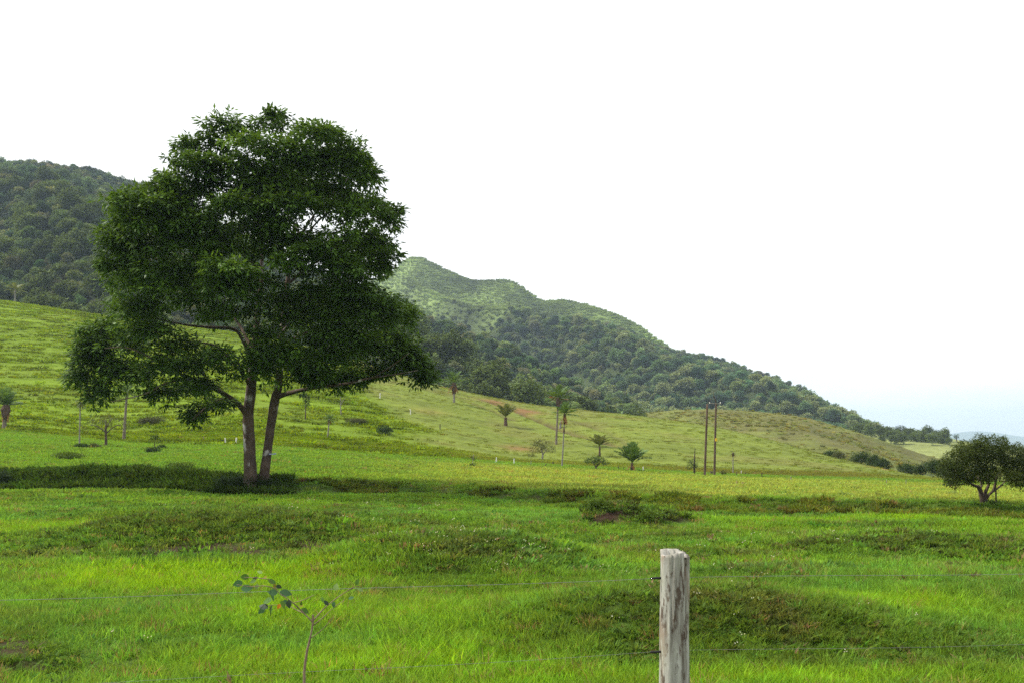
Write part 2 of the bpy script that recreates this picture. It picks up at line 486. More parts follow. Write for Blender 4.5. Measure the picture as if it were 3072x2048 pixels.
def cover(x, y):
    """base colour of the sward and how lush / rough it is"""
    s = x / np.maximum(y, 1)
    n = fbm(x * .35, y * .35, 4, 51); n2 = fbm(x * 1.3, y * 1.3, 3, 61); n3 = fbm(x * .12, y * .16, 3, 71)
    lush = 0.0
    for (cx, cy, rx, ry, a) in [(-6.2, 20.5, 4.0, 2.6, 1.0), (-3.5, 16.5, 3.2, 2.2, 1.0), (-9.5, 22.0, 3.0, 2.0, .8), (-2.5, 13.0, 3.0, 1.5, .6), (12, 36.0, 7.0, 1.7, .9), (6.5, 16.6, 2.5, 1.5, .8), (0.3, 17.2, 1.6, 1.3, .7),
                                (4.0, 11.7, 4.0, .8, .7), (-14, 31, 3, 3, .6), (0.5, 25.8, 2.5, 1.2, .6), (2.8, 19.6, 2.4, 1.1, .5), (7.0, 23.0, 2.2, 1.2, .5)]:
        lush = np.maximum(lush, a * gauss(x, y, cx, cy, rx, ry))
    lush = np.clip(lush * 1.15 + (n - .5) * 1.3, 0, 1)
    dull = 0.0
    for (mx, my, rx, ry, h) in MOUNDS:
        dull = np.maximum(dull, gauss(x, y, mx, my - .55 * ry, rx * 1.0, ry * .75) * min(1, h * 2.0))
    bank = np.exp(-((y - T_yb(s) - .9) / 1.6) ** 2)
    patch = .55 * sstep((fbm(x * .22, y * .38, 4, 57) - .50) * 6) * (1 - lush * .7)
    dull = np.clip(np.maximum(np.maximum(dull, bank * .75), patch) + (n2 - .5) * .9, 0, 1)
    c = C_MID[None] + (C_LUSH - C_MID)[None] * lush[:, None]
    cool = sstep((n3 - .45) * 4) * (1 - lush)
    c = c + (C_COOL[None] - c) * (cool * .7)[:, None]
    c = c + (C_DULL[None] - c) * (dull * (1 - lush * .6))[:, None]
    terr = sstep((y - T_yb(s) - 2.0) / 4.0)
    tyel = terr * (1 - sstep((y - (T_yb(s) * .35 + T_yf(s) * .65)) / 18.0)) * sstep((s + .25) * 4)
    c = c + (C_YEL[None] - c) * (tyel * np.clip(.35 + n * .9, 0, 1))[:, None]
    foot = terr * (1 - tyel)
    c = c + (C_FOOT[None] - c) * (foot * .6)[:, None]
    hw = sstep((y - T_yf(s) + 1.5) / 3.0)
    hl = hill_left(x, y)
    hc = C_HILL_R[None] + (C_HILL_L - C_HILL_R)[None] * hl[:, None]
    st = fbm(x * .06, y * .30, 4, 81)
    hc = hc * (0.72 + 0.62 * st)[:, None]
    brown = sstep((fbm(x * .07, y * .09, 4, 91) - .52) * 6) * (1 - .75 * hl)
    hc = hc + (np.array([0.165, 0.130, 0.045])[None] - hc) * (brown * .30)[:, None]
    c = c + (hc - c) * hw[:, None]
    dry = sstep((fbm(x * .8, y * .8, 4, 97) - .62) * 8) * (1 - hw) * (1 - lush) * .35
    c = c + (C_DRY[None] - c) * dry[:, None]
    return c, lush, dull, hw

s_cols = np.concatenate([np.linspace(-.95, -.58, 22), np.linspace(-.56, .56, 300), np.linspace(.58, .95, 22)])
y_rows = np.concatenate([np.exp(np.linspace(math.log(2.0), math.log(108), 360)), np.linspace(108.6, 330, 300), np.linspace(336, 460, 16)])
GV, GF = polar_grid(ground_z, s_cols, y_rows)
gc, _, _, _ = cover(GV[:, 0], GV[:, 1])
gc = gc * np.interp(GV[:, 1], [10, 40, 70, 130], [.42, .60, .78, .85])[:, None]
sw = soil_w(GV[:, 0], GV[:, 1])
gc = gc + (C_SOIL[None] - gc) * sw[:, None]
# reddish bare earth beside the big tree, in the gullies and on the right-hand slope
for (u, v, r, a) in [(808, 1430, .8, .9), (2660, 1405, 2.6, .8), (1325, 1155, 5, .7), (1480, 1205, 4, .7), (1575, 1232, 4, .8), (1180, 1100, 6, .6), (1880, 1252, 3, .4), (1560, 1345, 3, .5), (1290, 1235, 3, .3)]:
    p = hit(u, v)
    wg = gauss(GV[:, 0], GV[:, 1], p[0], p[1], r, r * 1.6) * a
    gc = gc + (np.array([0.20, 0.085, 0.045])[None] - gc) * np.clip(wg * (.4 + 1.2 * fbm(GV[:, 0] * .6, GV[:, 1] * .6, 3, 13)), 0, 1)[:, None]
gw = np.clip(gully_w(GV[:, 0], GV[:, 1]) * (.6 + 1.3 * fbm(GV[:, 0] * .25, GV[:, 1] * .1, 3, 14)), 0, .85)
gc = gc + (np.array([0.085, 0.060, 0.028])[None] - gc) * gw[:, None]
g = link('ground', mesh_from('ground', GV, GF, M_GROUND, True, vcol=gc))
tag(g, kind='structure')

# plain that carries everything to the horizon
pl = link('plain', mesh_from('plain', [(-10900, -370, -8), (10900, -370, -8), (10900, 12900, -8), (-10900, 12900, -8)], np.array([[0, 1, 2, 3]]), M_HILL, vcol=np.tile([[0.10, 0.14, 0.04]], (4, 1))))
tag(pl, kind='structure')

def ridge_fn(cols, vov, yc_cols, yc_vals, y0_cols, y0_vals, z0, lower, nz_amp, nz_scale, seed, sig=0.003, power=1.0, cap=0.0, rk=.6, fine=0.0, capk=0.0):
    yc = np.interp(cols, yc_cols, yc_vals)
    Ty = table(cols, yc, 0.02)
    Tz = table(cols, EYE + (HZ - np.array(vov, float) * OV) * yc / F - lower, sig)
    T0 = table(y0_cols, y0_vals, 0.03)
    def fn(x, y):
        s = np.clip(x / np.maximum(y, 1), -1.2, 1.2)
        yc = Ty(s); zc = Tz(s); y0 = T0(s)
        t = np.clip((y - y0) / (yc - y0), 0, 1.0)
        z = z0 + (zc - z0) * (t ** power)
        n = fbm(x * nz_scale, y * nz_scale * .6, 4, seed) - .5
        rdg = 1 - np.abs(2 * fbm(x * nz_scale * 1.2 + y * nz_scale * .5, y * nz_scale * .25, 3, seed + 9) - 1) * 2
        z = z + nz_amp * (n * 1.2 + rk * (rdg - .5)) * np.clip(t * (1 - t) * 4, 0, 1)
        z = z + fine * 26 * (fbm(x * .016 + y * .006, y * .008, 4, seed + 3) - .55) * sstep((t - .35) * 3) * sstep((1.0 - t) * 9)
        z = np.minimum(z, EYE + (zc - EYE) / yc * y - (cap + capk * np.maximum(zc, 0)) * sstep((1 - t) * 4.5))
        over = np.maximum(y - yc, 0)
        return np.maximum(z - .35 * over, -9)
    fn.yc = Ty; fn.zc = Tz; fn.y0 = T0
    return fn

# scrubby hill behind the pasture
scrub = ridge_fn([1200, 1380, 1430, 1480, 1560, 1640, 1750, 1850, 1950, 2050, 2120, 2200, 2352, 2600], [990, 975, 960, 947, 940, 938, 944, 957, 985, 1018, 1042, 1062, 1082, 1090],
                 [1200, 1600, 2352], [390, 400, 330], [1200, 1700, 2100, 2352], [262, 235, 205, 190], -9.5, 0.0, 5.0, .012, 5, .005, .8)
V, Fq = polar_grid(scrub, np.linspace(s_of(1250), .9, 260), np.linspace(180, 470, 150))
n = fbm(V[:, 0] * .03, V[:, 1] * .03, 4, 15)
cc = np.array([0.125, 0.140, 0.030])[None] * (0.5 + .9 * n)[:, None]
br = sstep((fbm(V[:, 0] * .05, V[:, 1] * .03, 4, 16) - .5) * 6)
cc = cc + (np.array([0.105, 0.095, 0.030])[None] - cc) * (br * .6)[:, None]
gr = sstep((V[:, 0] / V[:, 1] - s_of(1980)) * 12) * sstep((300 - V[:, 1]) / 40)
cc = cc + (np.array([0.125, 0.165, 0.045])[None] - cc) * (gr * .7)[:, None]
tag(link('scrub_hill', mesh_from('scrub_hill', V, Fq, M_HILL, True, vcol=cc)), kind='structure')

# low ridge at the right with bright pasture
ridge = ridge_fn([1700, 1900, 1950, 2050, 2170, 2200, 2240, 2300, 2352, 2600], [985, 982, 985, 1000, 1003, 1009, 1018, 1028, 1036, 1050], [1700, 2352], [680, 640], [1700, 2352], [430, 420], -9.5, 0.0, 4.0, .008, 25, .005, .9)
V, Fq = polar_grid(ridge, np.linspace(s_of(1650), .9, 160), np.linspace(400, 760, 90))
n = fbm(V[:, 0] * .02, V[:, 1] * .02, 4, 17)
cc = np.array([0.22, 0.25, 0.075])[None] * (0.65 + .7 * n)[:, None]
tag(link('pasture_ridge', mesh_from('pasture_ridge', V, Fq, M_HILL, True, vcol=cc)), kind='structure')

# forested mountains
m1 = ridge_fn([-500, 0, 100, 200, 280, 350, 450, 560, 650, 750, 850, 900, 950, 1000, 1100, 1180, 1270, 1350, 1450, 1520, 1600],
              [380, 372, 376, 388, 408, 428, 482, 545, 590, 632, 668, 690, 712, 738, 768, 798, 852, 892, 930, 955, 985],
              [0, 560, 900, 1200, 1450], [850, 800, 700, 620, 540], [-500, 0, 600, 1000, 1300, 1550], [285, 285, 280, 310, 330, 350], 8.0, 4.0, 30.0, .008, 35, .006, .92, 12.0, 1.2)
m2 = ridge_fn([500, 700, 800, 870, 905, 922, 935, 950, 965, 985, 1020, 1060, 1090, 1120, 1150, 1175, 1200, 1220, 1245, 1290, 1330, 1400, 1440, 1470, 1500, 1540, 1600, 1650, 1700, 1750, 1800, 1850, 1900, 1950, 1990, 2015, 2040, 2080, 2150, 2200],
              [640, 650, 652, 640, 622, 602, 593, 589, 589, 597, 616, 633, 642, 641, 639, 642, 656, 673, 689, 688, 693, 714, 731, 746, 771, 799, 812, 827, 841, 857, 876, 899, 925, 949, 966, 977, 1005, 1050, 1075, 1090],
              [900, 1300, 1600, 2050], [1450, 1300, 1150, 950], [500, 1300, 2050], [560, 560, 620], -9.5, 2.0, 40.0, .0045, 45, .0007, 1.0, 5.0, 2.0, 2.0, .12)
Vm, Fm = polar_grid(m1, np.concatenate([np.linspace(-.9, -.56, 30), np.linspace(-.55, s_of(1650), 260)]), np.linspace(275, 950, 150))
n = fbm(Vm[:, 0] * .03, Vm[:, 1] * .03, 3, 18)
tag(link('forest_mountain', mesh_from('forest_mountain', Vm, Fm, M_MOUNT, True, vcol=np.array([0.030, 0.042, 0.014])[None] * (.6 + .8 * n)[:, None])), kind='structure')
Vm, Fm = polar_grid(m2, np.linspace(s_of(450), s_of(2180), 330), np.linspace(540, 1620, 220))

def bare_w(x, y):
    """open ferny slopes below the peaks"""
    s = x / y
    t = (y - m2.y0(s)) / (m2.yc(s) - m2.y0(s))
    lim = np.interp(s, s_of([800, 930, 1050, 1200, 1300, 1450, 1560, 1700, 1850, 2000]), [.95, .58, .62, .66, .70, .74, .93, 1.1, 1.1, 1.1])
    return sstep((t - lim) * 7 + (fbm(x * .012, y * .010, 4, 19) - .5) * 3.0 + .3)
bw = bare_w(Vm[:, 0], Vm[:, 1])
n = fbm(Vm[:, 0] * .02, Vm[:, 1] * .02, 4, 20)
cc = np.array([0.040, 0.055, 0.018])[None] * (.6 + .8 * n)[:, None]
pc = np.array([0.150, 0.205, 0.062])[None] * (.15 + 1.75 * fbm(Vm[:, 0] * .018, Vm[:, 1] * .012, 5, 22))[:, None]
cc = cc + (pc - cc) * bw[:, None]
tag(link('peak_mountain', mesh_from('peak_mountain', Vm, Fm, M_MOUNT, True, vcol=cc)), kind='structure')

# faint far mountains on the right
far = ridge_fn([1800, 2000, 2130, 2190, 2240, 2290, 2330, 2380, 2500, 2700], [1016, 1012, 1003, 994, 988, 992, 1000, 1005, 1002, 1008], [1800, 2700], [11500, 11500], [1800, 2700], [9800, 9800], -8, 0, 40, .001, 55, .006)
V, Fq = polar_grid(far, np.linspace(s_of(1750), .8, 120), np.linspace(9700, 12400, 40))
tag(link('far_mountains', mesh_from('far_mountains', V, Fq, M_MOUNT, True, vcol=np.tile([[0.05, 0.07, 0.03]], (len(V), 1)))), kind='structure')
# ------------------------------------------------------------------ scattering
PROTO_N = [0]
def proto_collection(prefix, meshes):
    c = bpy.data.collections.new(prefix)
    for i, me in enumerate(meshes):
        o = bpy.data.objects.new('%s_%02d' % (prefix, i), me)
        c.objects.link(o)
    return c

def scatter(name, pos, rot, scl, idx, colr, protos, label, cat, kind='stuff'):
    n = len(pos)
    me = bpy.data.meshes.new(name)
    me.vertices.add(n)
    me.vertices.foreach_set('co', np.asarray(pos, np.float32).ravel())
    def att(nm, tp, arr, key):
        a = me.attributes.new(nm, tp, 'POINT'); a.data.foreach_set(key, np.ascontiguousarray(arr).ravel())
    att('rot', 'FLOAT_VECTOR', np.asarray(rot, np.float32), 'vector')
    att('scl', 'FLOAT_VECTOR', np.asarray(scl, np.float32), 'vector')
    att('idx', 'INT', np.asarray(idx, np.int32), 'value')
    c4 = np.ones((n, 4), np.float32); c4[:, :3] = colr
    att('col', 'FLOAT_COLOR', c4, 'color')
    o = link(name, me)
    ng = bpy.data.node_groups.new(name + '_nodes', 'GeometryNodeTree')
    ng.interface.new_socket('Geometry', in_out='INPUT', socket_type='NodeSocketGeometry')
    ng.interface.new_socket('Geometry', in_out='OUTPUT', socket_type='NodeSocketGeometry')
    gi = ng.nodes.new('NodeGroupInput'); go = ng.nodes.new('NodeGroupOutput')
    iop = ng.nodes.new('GeometryNodeInstanceOnPoints')
    ci = ng.nodes.new('GeometryNodeCollectionInfo')
    ci.inputs['Collection'].default_value = protos
    ci.inputs['Separate Children'].default_value = True
    ci.inputs['Reset Children'].default_value = True
    def na(nm, dt):
        x = ng.nodes.new('GeometryNodeInputNamedAttribute'); x.data_type = dt
        x.inputs['Name'].default_value = nm
        return x.outputs['Attribute']
    L = ng.links
    L.new(gi.outputs[0], iop.inputs['Points'])
    L.new(ci.outputs[0], iop.inputs['Instance'])
    iop.inputs['Pick Instance'].default_value = True
    L.new(na('idx', 'INT'), iop.inputs['Instance Index'])
    e2r = ng.nodes.new('FunctionNodeEulerToRotation')
    L.new(na('rot', 'FLOAT_VECTOR'), e2r.inputs[0])
    L.new(e2r.outputs[0], iop.inputs['Rotation'])
    L.new(na('scl', 'FLOAT_VECTOR'), iop.inputs['Scale'])
    L.new(iop.outputs[0], go.inputs[0])
    md = o.modifiers.new('scatter', 'NODES'); md.node_group = ng
    return tag(o, label, cat, kind=kind)

def blade_proto(name, n, h0, h1, wd, spread, lean, seed, mat, segs=2, broad=False):
    r = np.random.default_rng(seed)
    V = []; T = []; Q = []; R = []
    for i in range(n):
        a = r.uniform(0, 6.283); rad = spread * math.sqrt(r.uniform(0, 1))
        bx, by = rad * math.cos(a), rad * math.sin(a)
        h = r.uniform(h0, h1); la = a + r.normal(0, .9); ln = h * abs(r.normal(lean, lean * .5))
        fa = r.uniform(0, 3.14); wx, wy = math.cos(fa) * wd * .5, math.sin(fa) * wd * .5
        k = len(V); rv = r.uniform(0, 1)
        for j in range(segs + 1):
            t = j / segs
            px = bx + math.cos(la) * ln * t * t; py = by + math.sin(la) * ln * t * t
            pz = h * (t - .25 * (ln / h) * t * t) - 0.02
            wj = (1 - t * t * .95) if not broad else math.sin(math.pi * (0.12 + .86 * t))
            if j < segs or broad:
                V += [(px - wx * wj, py - wy * wj, pz), (px + wx * wj, py + wy * wj, pz)]; R += [rv * .7 + .3 * t] * 2
            else:
                V.append((px, py, pz)); R.append(rv * .7 + .3)
        for j in range(segs):
            if j < segs - 1 or broad:
                Q.append((k + 2 * j, k + 2 * j + 1, k + 2 * j + 3, k + 2 * j + 2))
            else:
                T.append((k + 2 * j, k + 2 * j + 1, k + 2 * j + 2))
    fl = [np.array(T)] if T else []
    if Q: fl.append(np.array(Q))
    return mesh_from(name, np.array(V), fl, mat, rnd=R)

# ------------------------------------------------------------------ pasture grass
near = []
for i in range(3): near.append(blade_proto('lush', 38, .07, .19, .011, .14, .55, 100 + i, M_GRASS))           # 0-2 lush upright
for i in range(3): near.append(blade_proto('short', 40, .03, .10, .010, .17, .9, 110 + i, M_GRASS))           # 3-5 short
for i in range(2): near.append(blade_proto('weed', 30, .03, .12, .034, .16, .8, 120 + i, M_GRASS, 2, True))   # 6-7 broad leaves
for i in range(2): near.append(blade_proto('tall', 14, .30, .60, .010, .08, .25, 130 + i, M_GRASS))           # 8-9 tall stalks
PC_NEAR = proto_collection('grass_tuft', near)
mid = []
for i in range(3): mid.append(blade_proto('midlush', 30, .08, .19, .022, .26, .55, 140 + i, M_GRASS))
for i in range(3): mid.append(blade_proto('midshort', 34, .03, .11, .024, .30, .9, 150 + i, M_GRASS))
for i in range(2): mid.append(blade_proto('midweed', 28, .05, .16, .065, .25, .7, 160 + i, M_GRASS, 2, True))
PC_MID = proto_collection('grass_clump', mid)
farp = []
for i in range(3): farp.append(blade_proto('farshort', 26, .04, .13, .055, .55, .8, 170 + i, M_GRASS))
for i in range(2): farp.append(blade_proto('farlong', 26, .07, .22, .07, .50, .6, 180 + i, M_GRASS))
for i in range(2): farp.append(blade_proto('farweed', 22, .1, .26, .15, .45, .7, 190 + i, M_GRASS, 2, True))
PC_FAR = proto_collection('grass_tussock', farp)

def field_points(y0, y1, dens, smax=.60):
    """random points, even over the ground area"""
    area = smax * (y1 ** 2 - y0 ** 2)
    n = int(area * dens)
    y = np.sqrt(RNG.uniform(y0 ** 2, y1 ** 2, n)); s = RNG.uniform(-smax, smax, n)
    return s * y, y

def grass_layer(name, y0, y1, dens, protos, label, kinds):
    x, y = field_points(y0, y1, dens)
    c, lush, dull, hw = cover(x, y)
    sw = soil_w(x, y)
    keep = RNG.uniform(0, 1, len(x)) > sw * .88
    x, y, c, lush, dull, hw = x[keep], y[keep], c[keep], lush[keep], dull[keep], hw[keep]
    n = len(x)
    z = ground_z(x, y)
    u = RNG.uniform(0, 1, n)
    nl, nsx, nw = kinds
    pl_ = np.clip(.12 + .85 * lush, 0, .95)
    pw = np.clip(.04 + .45 * dull * (1 - lush), 0, .6) * (1 if y1 < 60 else .35)
    idx = np.where(u < pl_, RNG.integers(0, nl, n), np.where(u < pl_ + pw, nl + nsx + RNG.integers(0, nw, n), nl + RNG.integers(0, nsx, n)))
    sc = RNG.uniform(.65, 1.3, n) * (1 if y1 < 60 else .8) * (1 + .25 * lush) * (.8 + .5 * fbm(x * .9, y * .9, 3, 33))
    jit = np.exp(RNG.normal(0, .16 if y1 < 60 else .06, (n, 1))) * np.exp(RNG.normal(0, .07, (n, 3)))
    strawy = (RNG.uniform(0, 1, n) < (.04 if y1 < 60 else .012))[:, None]
    c = np.where(strawy, C_DRY[None] * 1.25, c)
    c = c * jit * 1.18
    weed = (idx >= nl + nsx)[:, None]
    c = np.where(weed, c * np.array([[.72, .78, .9]]), c)
    rot = np.stack([RNG.normal(0, .1, n), RNG.normal(0, .1, n), RNG.uniform(0, 6.28, n)], -1)
    return scatter(name, np.stack([x, y, z], -1), rot, np.stack([sc, sc, sc], -1), idx, c, protos, label, 'grass')

grass_layer('near_grass', 9.5, 21.0, 95, PC_NEAR, 'green pasture grass in the foreground behind the wire fence', (3, 3, 2))
grass_layer('mid_grass', 20.5, 46.0, 34, PC_MID, 'green pasture grass on the mounds of the middle field', (3, 3, 2))
grass_layer('far_grass', 45.0, 128.0, 9.0, PC_FAR, 'pale green pasture grass on the upper field beyond the bank', (3, 2, 2))

# dry seed stalks and rushes standing out of the sward
sp = [blade_proto('stalk', 7, .18, .42, .006, .10, .3, 450 + i, M_GRASS) for i in range(3)]
PC_STALK = proto_collection('seed_stalk', sp)
x, y = field_points(10, 34, 1.7)
kp = fbm(x * .5, y * .5, 3, 171) > .48
x, y = x[kp], y[kp]; n = len(x)
c = np.where((RNG.uniform(0, 1, n) < .55)[:, None], np.array([[.30, .25, .11]]), np.array([[.13, .19, .03]])) * np.exp(RNG.normal(0, .2, (n, 1)))
sc = RNG.uniform(.5, 1.0, n)[:, None] * np.array([[1, 1, .9]]) * np.clip(y / 18, .9, 1.4)[:, None]
scatter('seed_stalks', np.stack([x, y, ground_z(x, y)], -1), np.stack([RNG.normal(0, .15, n), RNG.normal(0, .15, n), RNG.uniform(0, 6.28, n)], -1), sc, RNG.integers(0, 3, n), c, PC_STALK, 'thin dry seed stalks standing out of the near grass', 'grass')
n = 46
x = RNG.normal(-7.3, 1.2, n); y = RNG.normal(22.6, .7, n)
scatter('rushes', np.stack([x, y, ground_z(x, y)], -1), np.stack([RNG.normal(0, .08, n), RNG.normal(0, .08, n), RNG.uniform(0, 6.28, n)], -1), np.repeat(RNG.uniform(1.2, 2.0, n)[:, None], 3, 1), RNG.integers(0, 3, n), np.tile([[.05, .11, .02]], (n, 1)), PC_STALK, 'tall dark green rushes in the lush hollow left of the sapling', 'grass')

# tussocks on the pasture slope, thicker on the lush hillside, lying in bands across it
n = 90000
y = np.sqrt(RNG.uniform(108 ** 2, 312 ** 2, n)); s = RNG.uniform(-.58, .58, n); x = s * y
keep = (y > T_yf(s) - 2) & (y < T_yc(s) + 4)
x, y, s = x[keep], y[keep], s[keep]
hl = hill_left(x, y)
band = fbm(x * .05, y * .35, 3, 83)
keep = RNG.uniform(0, 1, len(x)) < (.30 + .5 * hl) * sstep((band - .33) * 4 + .2)
x, y, hl, band = x[keep], y[keep], hl[keep], band[keep]
n = len(x)
kg = RNG.uniform(0, 1, n) > gully_w(x, y) * 1.6
x, y, hl, band = x[kg], y[kg], hl[kg], band[kg]; n = len(x)
c, _, _, _ = cover(x, y)
dk = sstep((fbm(x * .10, y * .5, 4, 84) - .50) * 7)
c = c * (1.08 - .44 * dk * (.5 + .5 * hl))[:, None] * np.exp(RNG.normal(0, .15, (n, 1))) * np.exp(RNG.normal(0, .06, (n, 3)))
sc = RNG.uniform(.7, 1.5, n) * (.75 + .4 * hl)
idx = np.where(RNG.uniform(0, 1, n) < .25 * hl, RNG.integers(5, 7, n), RNG.integers(0, 5, n))
scatter('hill_grass', np.stack([x, y, ground_z(x, y)], -1), np.stack([np.zeros(n), np.zeros(n), RNG.uniform(0, 6.28, n)], -1), np.stack([sc * 1.3, sc * 1.1, sc * 1.5], -1), idx, c, PC_FAR, 'tussocky grass lying in bands across the pasture slope', 'grass')

# small white flowers on the mounds
fl = []
r = np.random.default_rng(5)
for i in range(2):
    V = []; Q = []; R = []
    for k in range(3):
        cx, cy, cz = r.uniform(-.12, .12), r.uniform(-.12, .12), r.uniform(.10, .2)
        d = .013; b = len(V); a = r.uniform(0, 3)
        V += [(cx - d * math.cos(a), cy - d * math.sin(a), cz - d), (cx + d * math.cos(a), cy + d * math.sin(a), cz - d * .4), (cx + d * math.cos(a), cy + d * math.sin(a), cz + d), (cx - d * math.cos(a), cy - d * math.sin(a), cz + d * .5)]
        Q.append((b, b + 1, b + 2, b + 3)); R += [.5] * 4
    fl.append(mesh_from('flower', np.array(V), np.array(Q), M_GRASS, rnd=R))
PC_FL = proto_collection('flower_heads', fl)
pts = []
for (cx, cy, rx, ry, k) in [(-1.2, 22.0, 2.0, 2.0, 34), (0.3, 24.5, 2.2, 2.0, 12), (8.5, 27.5, 5, 3, 14), (-3, 30, 4, 4, 12), (3, 22, 4, 5, 10), (3.8, 14.5, 3, 1.6, 10), (-4, 15, 4, 3, 8), (-6, 40, 6, 5, 8)]:
    pts.append(np.stack([RNG.normal(cx, rx * .6, k), RNG.normal(cy, ry * .6, k)], -1))
pts = np.concatenate(pts); n = len(pts)
sc = np.clip(pts[:, 1] / 24, .7, 1.5)
scatter('white_flowers', np.stack([pts[:, 0], pts[:, 1], ground_z(pts[:, 0], pts[:, 1])], -1), np.stack([np.zeros(n), np.zeros(n), RNG.uniform(0, 6, n)], -1), np.stack([sc, sc, sc], -1), RNG.integers(0, 2, n), np.tile([[.66, .66, .56]], (n, 1)), PC_FL, 'tiny white wildflowers dotted over the grassy mounds', 'flowers')

# ------------------------------------------------------------------ foliage builder
def foliage(lobes, leaf_len, leaf_w, per_area, seed, leaves=10, clump=.3, flat=.7, under=-.35, droop=.5, core=.25, up=2.0, nrm=.8):
    """leaf clumps over the upper shells of the lobes [(x,y,z,rx,ry,rz)]; returns V, quads, rnd"""
    r = np.random.default_rng(seed)
    C = []; N = []; LB = []
    for (lx, ly, lz, rx, ry, rz) in lobes:
        area = 4 * math.pi * ((rx * ry + rx * rz + ry * rz) / 3)
        n = max(4, int(area * per_area))
        d = r.normal(size=(int(n * 2.2) + 8, 3)); d /= np.linalg.norm(d, axis=1)[:, None]
        keep = (d[:, 2] > under) | (r.uniform(0, 1, len(d)) < .18)
        d = d[keep][:n]
        rad = np.where(r.uniform(0, 1, len(d)) < core, r.uniform(.35, .85, len(d)), r.uniform(.84, 1.05, len(d)))
        lump = 1 + .16 * np.sin(d[:, 0] * 7 + lx * 3) * np.sin(d[:, 2] * 8 + lz * 2) + .10 * np.sin(d[:, 1] * 9 + ly)
        p = d * (rad * lump)[:, None] * np.array([rx, ry, rz]) + np.array([lx, ly, lz])
        C.append(p); N.append(d); LB.append(np.full(len(d), r.uniform(0, 1)))
    C = np.concatenate(C); N = np.concatenate(N); LB = np.concatenate(LB)
    m = len(C)
    # leaves of each clump
    K = leaves
    dirs = r.normal(size=(m, K, 3)) * np.array([1, 1, flat])
    dirs += N[:, None, :] * nrm
    dirs[..., 2] -= droop * .4
    dirs /= np.linalg.norm(dirs, axis=2)[..., None]
    base = C[:, None, :] + dirs * clump * r.uniform(.1, 1.0, (m, K, 1))
    ax = dirs.copy(); ax[..., 2] -= droop * r.uniform(.2, 1.2, (m, K)); ax /= np.linalg.norm(ax, axis=2)[..., None]
    side = np.cross(ax, r.normal(size=(m, K, 3)) + np.array([0, 0, up])); side /= np.linalg.norm(side, axis=2)[..., None] + 1e-9
    ln = leaf_len * r.uniform(.6, 1.25, (m, K, 1)); wd = leaf_w * r.uniform(.7, 1.2, (m, K, 1))
    p0 = base; p1 = base + ax * ln * .45 + side * wd * .5; p2 = base + ax * ln; p3 = base + ax * ln * .45 - side * wd * .5
    V = np.stack([p0, p1, p2, p3], 2).reshape(-1, 3)
    Q = np.arange(len(V)).reshape(-1, 4)
    cr = LB[:, None, None] * .42 + r.uniform(0, 1, (m, 1, 1)) * .26 + r.uniform(0, 1, (m, K, 1)) * .32
    R = np.broadcast_to(cr, (m, K, 4)).ravel()
    return V, Q, R

# ------------------------------------------------------------------ forest
def crown_proto(name, seed, mat, flat=.75, nq=1):
    r = np.random.default_rng(seed)
    lobes = []
    k = r.integers(5, 9)
    for i in range(k):
        a = r.uniform(0, 6.28); d = r.uniform(.15, .65)
        sz = r.uniform(.30, .52)
        lobes.append((d * math.cos(a), d * math.sin(a), r.uniform(.55, 1.15) - .35 * d, sz, sz, sz * flat))
    lobes.append((0, 0, .62, .62, .62, .45))
    V, Q, R = foliage(lobes, .17, .12, 24, seed, 5, .11, .35, -.15, .15, .10, 3.5, .5)
    tv, tf = tube([(0, 0, -1.6), (.03, 0, -.4), (0, .02, .6)], [.055, .045, .03], 5)
    V2, fl = merge([(V, Q), (tv, tf)])
    R2 = np.concatenate([R, np.full(len(tv), 1.0)])
    return mesh_from(name, V2, fl, mat, rnd=R2)

fp_i = [crown_proto('forest_crown', 300 + i, M_FOREST_I, [.7, .9, .55, 1.1][i % 4]) for i in range(8)]
PC_FOREST = proto_collection('forest_crown', fp_i)
fp_e = [crown_proto('forest_edge_crown', 320 + i, M_FOREST, [.7, .9, .6, 1.0][i % 4]) for i in range(6)]

def forest_pts(fn, y0, y1, step, smin, smax, seed):
    r = np.random.default_rng(seed)
    ys = np.arange(y0, y1, step)
    X = []; Y = []
    for yy in ys:
        xs = np.arange(smin * yy, smax * yy, step)
        X.append(xs + r.uniform(-.48, .48, len(xs)) * step); Y.append(yy + r.uniform(-.48, .48, len(xs)) * step)
    X = np.concatenate(X); Y = np.concatenate(Y)
    s = X / Y
    k = (Y > fn.y0(s)) & (Y < fn.yc(s) + 18)
    return X[k], Y[k]

FC = np.array([[0.098, 0.150, 0.056], [0.060, 0.108, 0.048], [0.150, 0.210, 0.070], [0.205, 0.225, 0.105], [0.045, 0.082, 0.042], [0.140, 0.160, 0.085]])
def forest_cols(n, seed):
    r = np.random.default_rng(seed)
    return np.minimum(FC[r.choice(6, n, p=[.3, .22, .18, .08, .14, .08])] * np.exp(np.clip(r.normal(0, .26, (n, 1)), -.6, .45)) * np.exp(r.normal(0, .05, (n, 3))), .26)

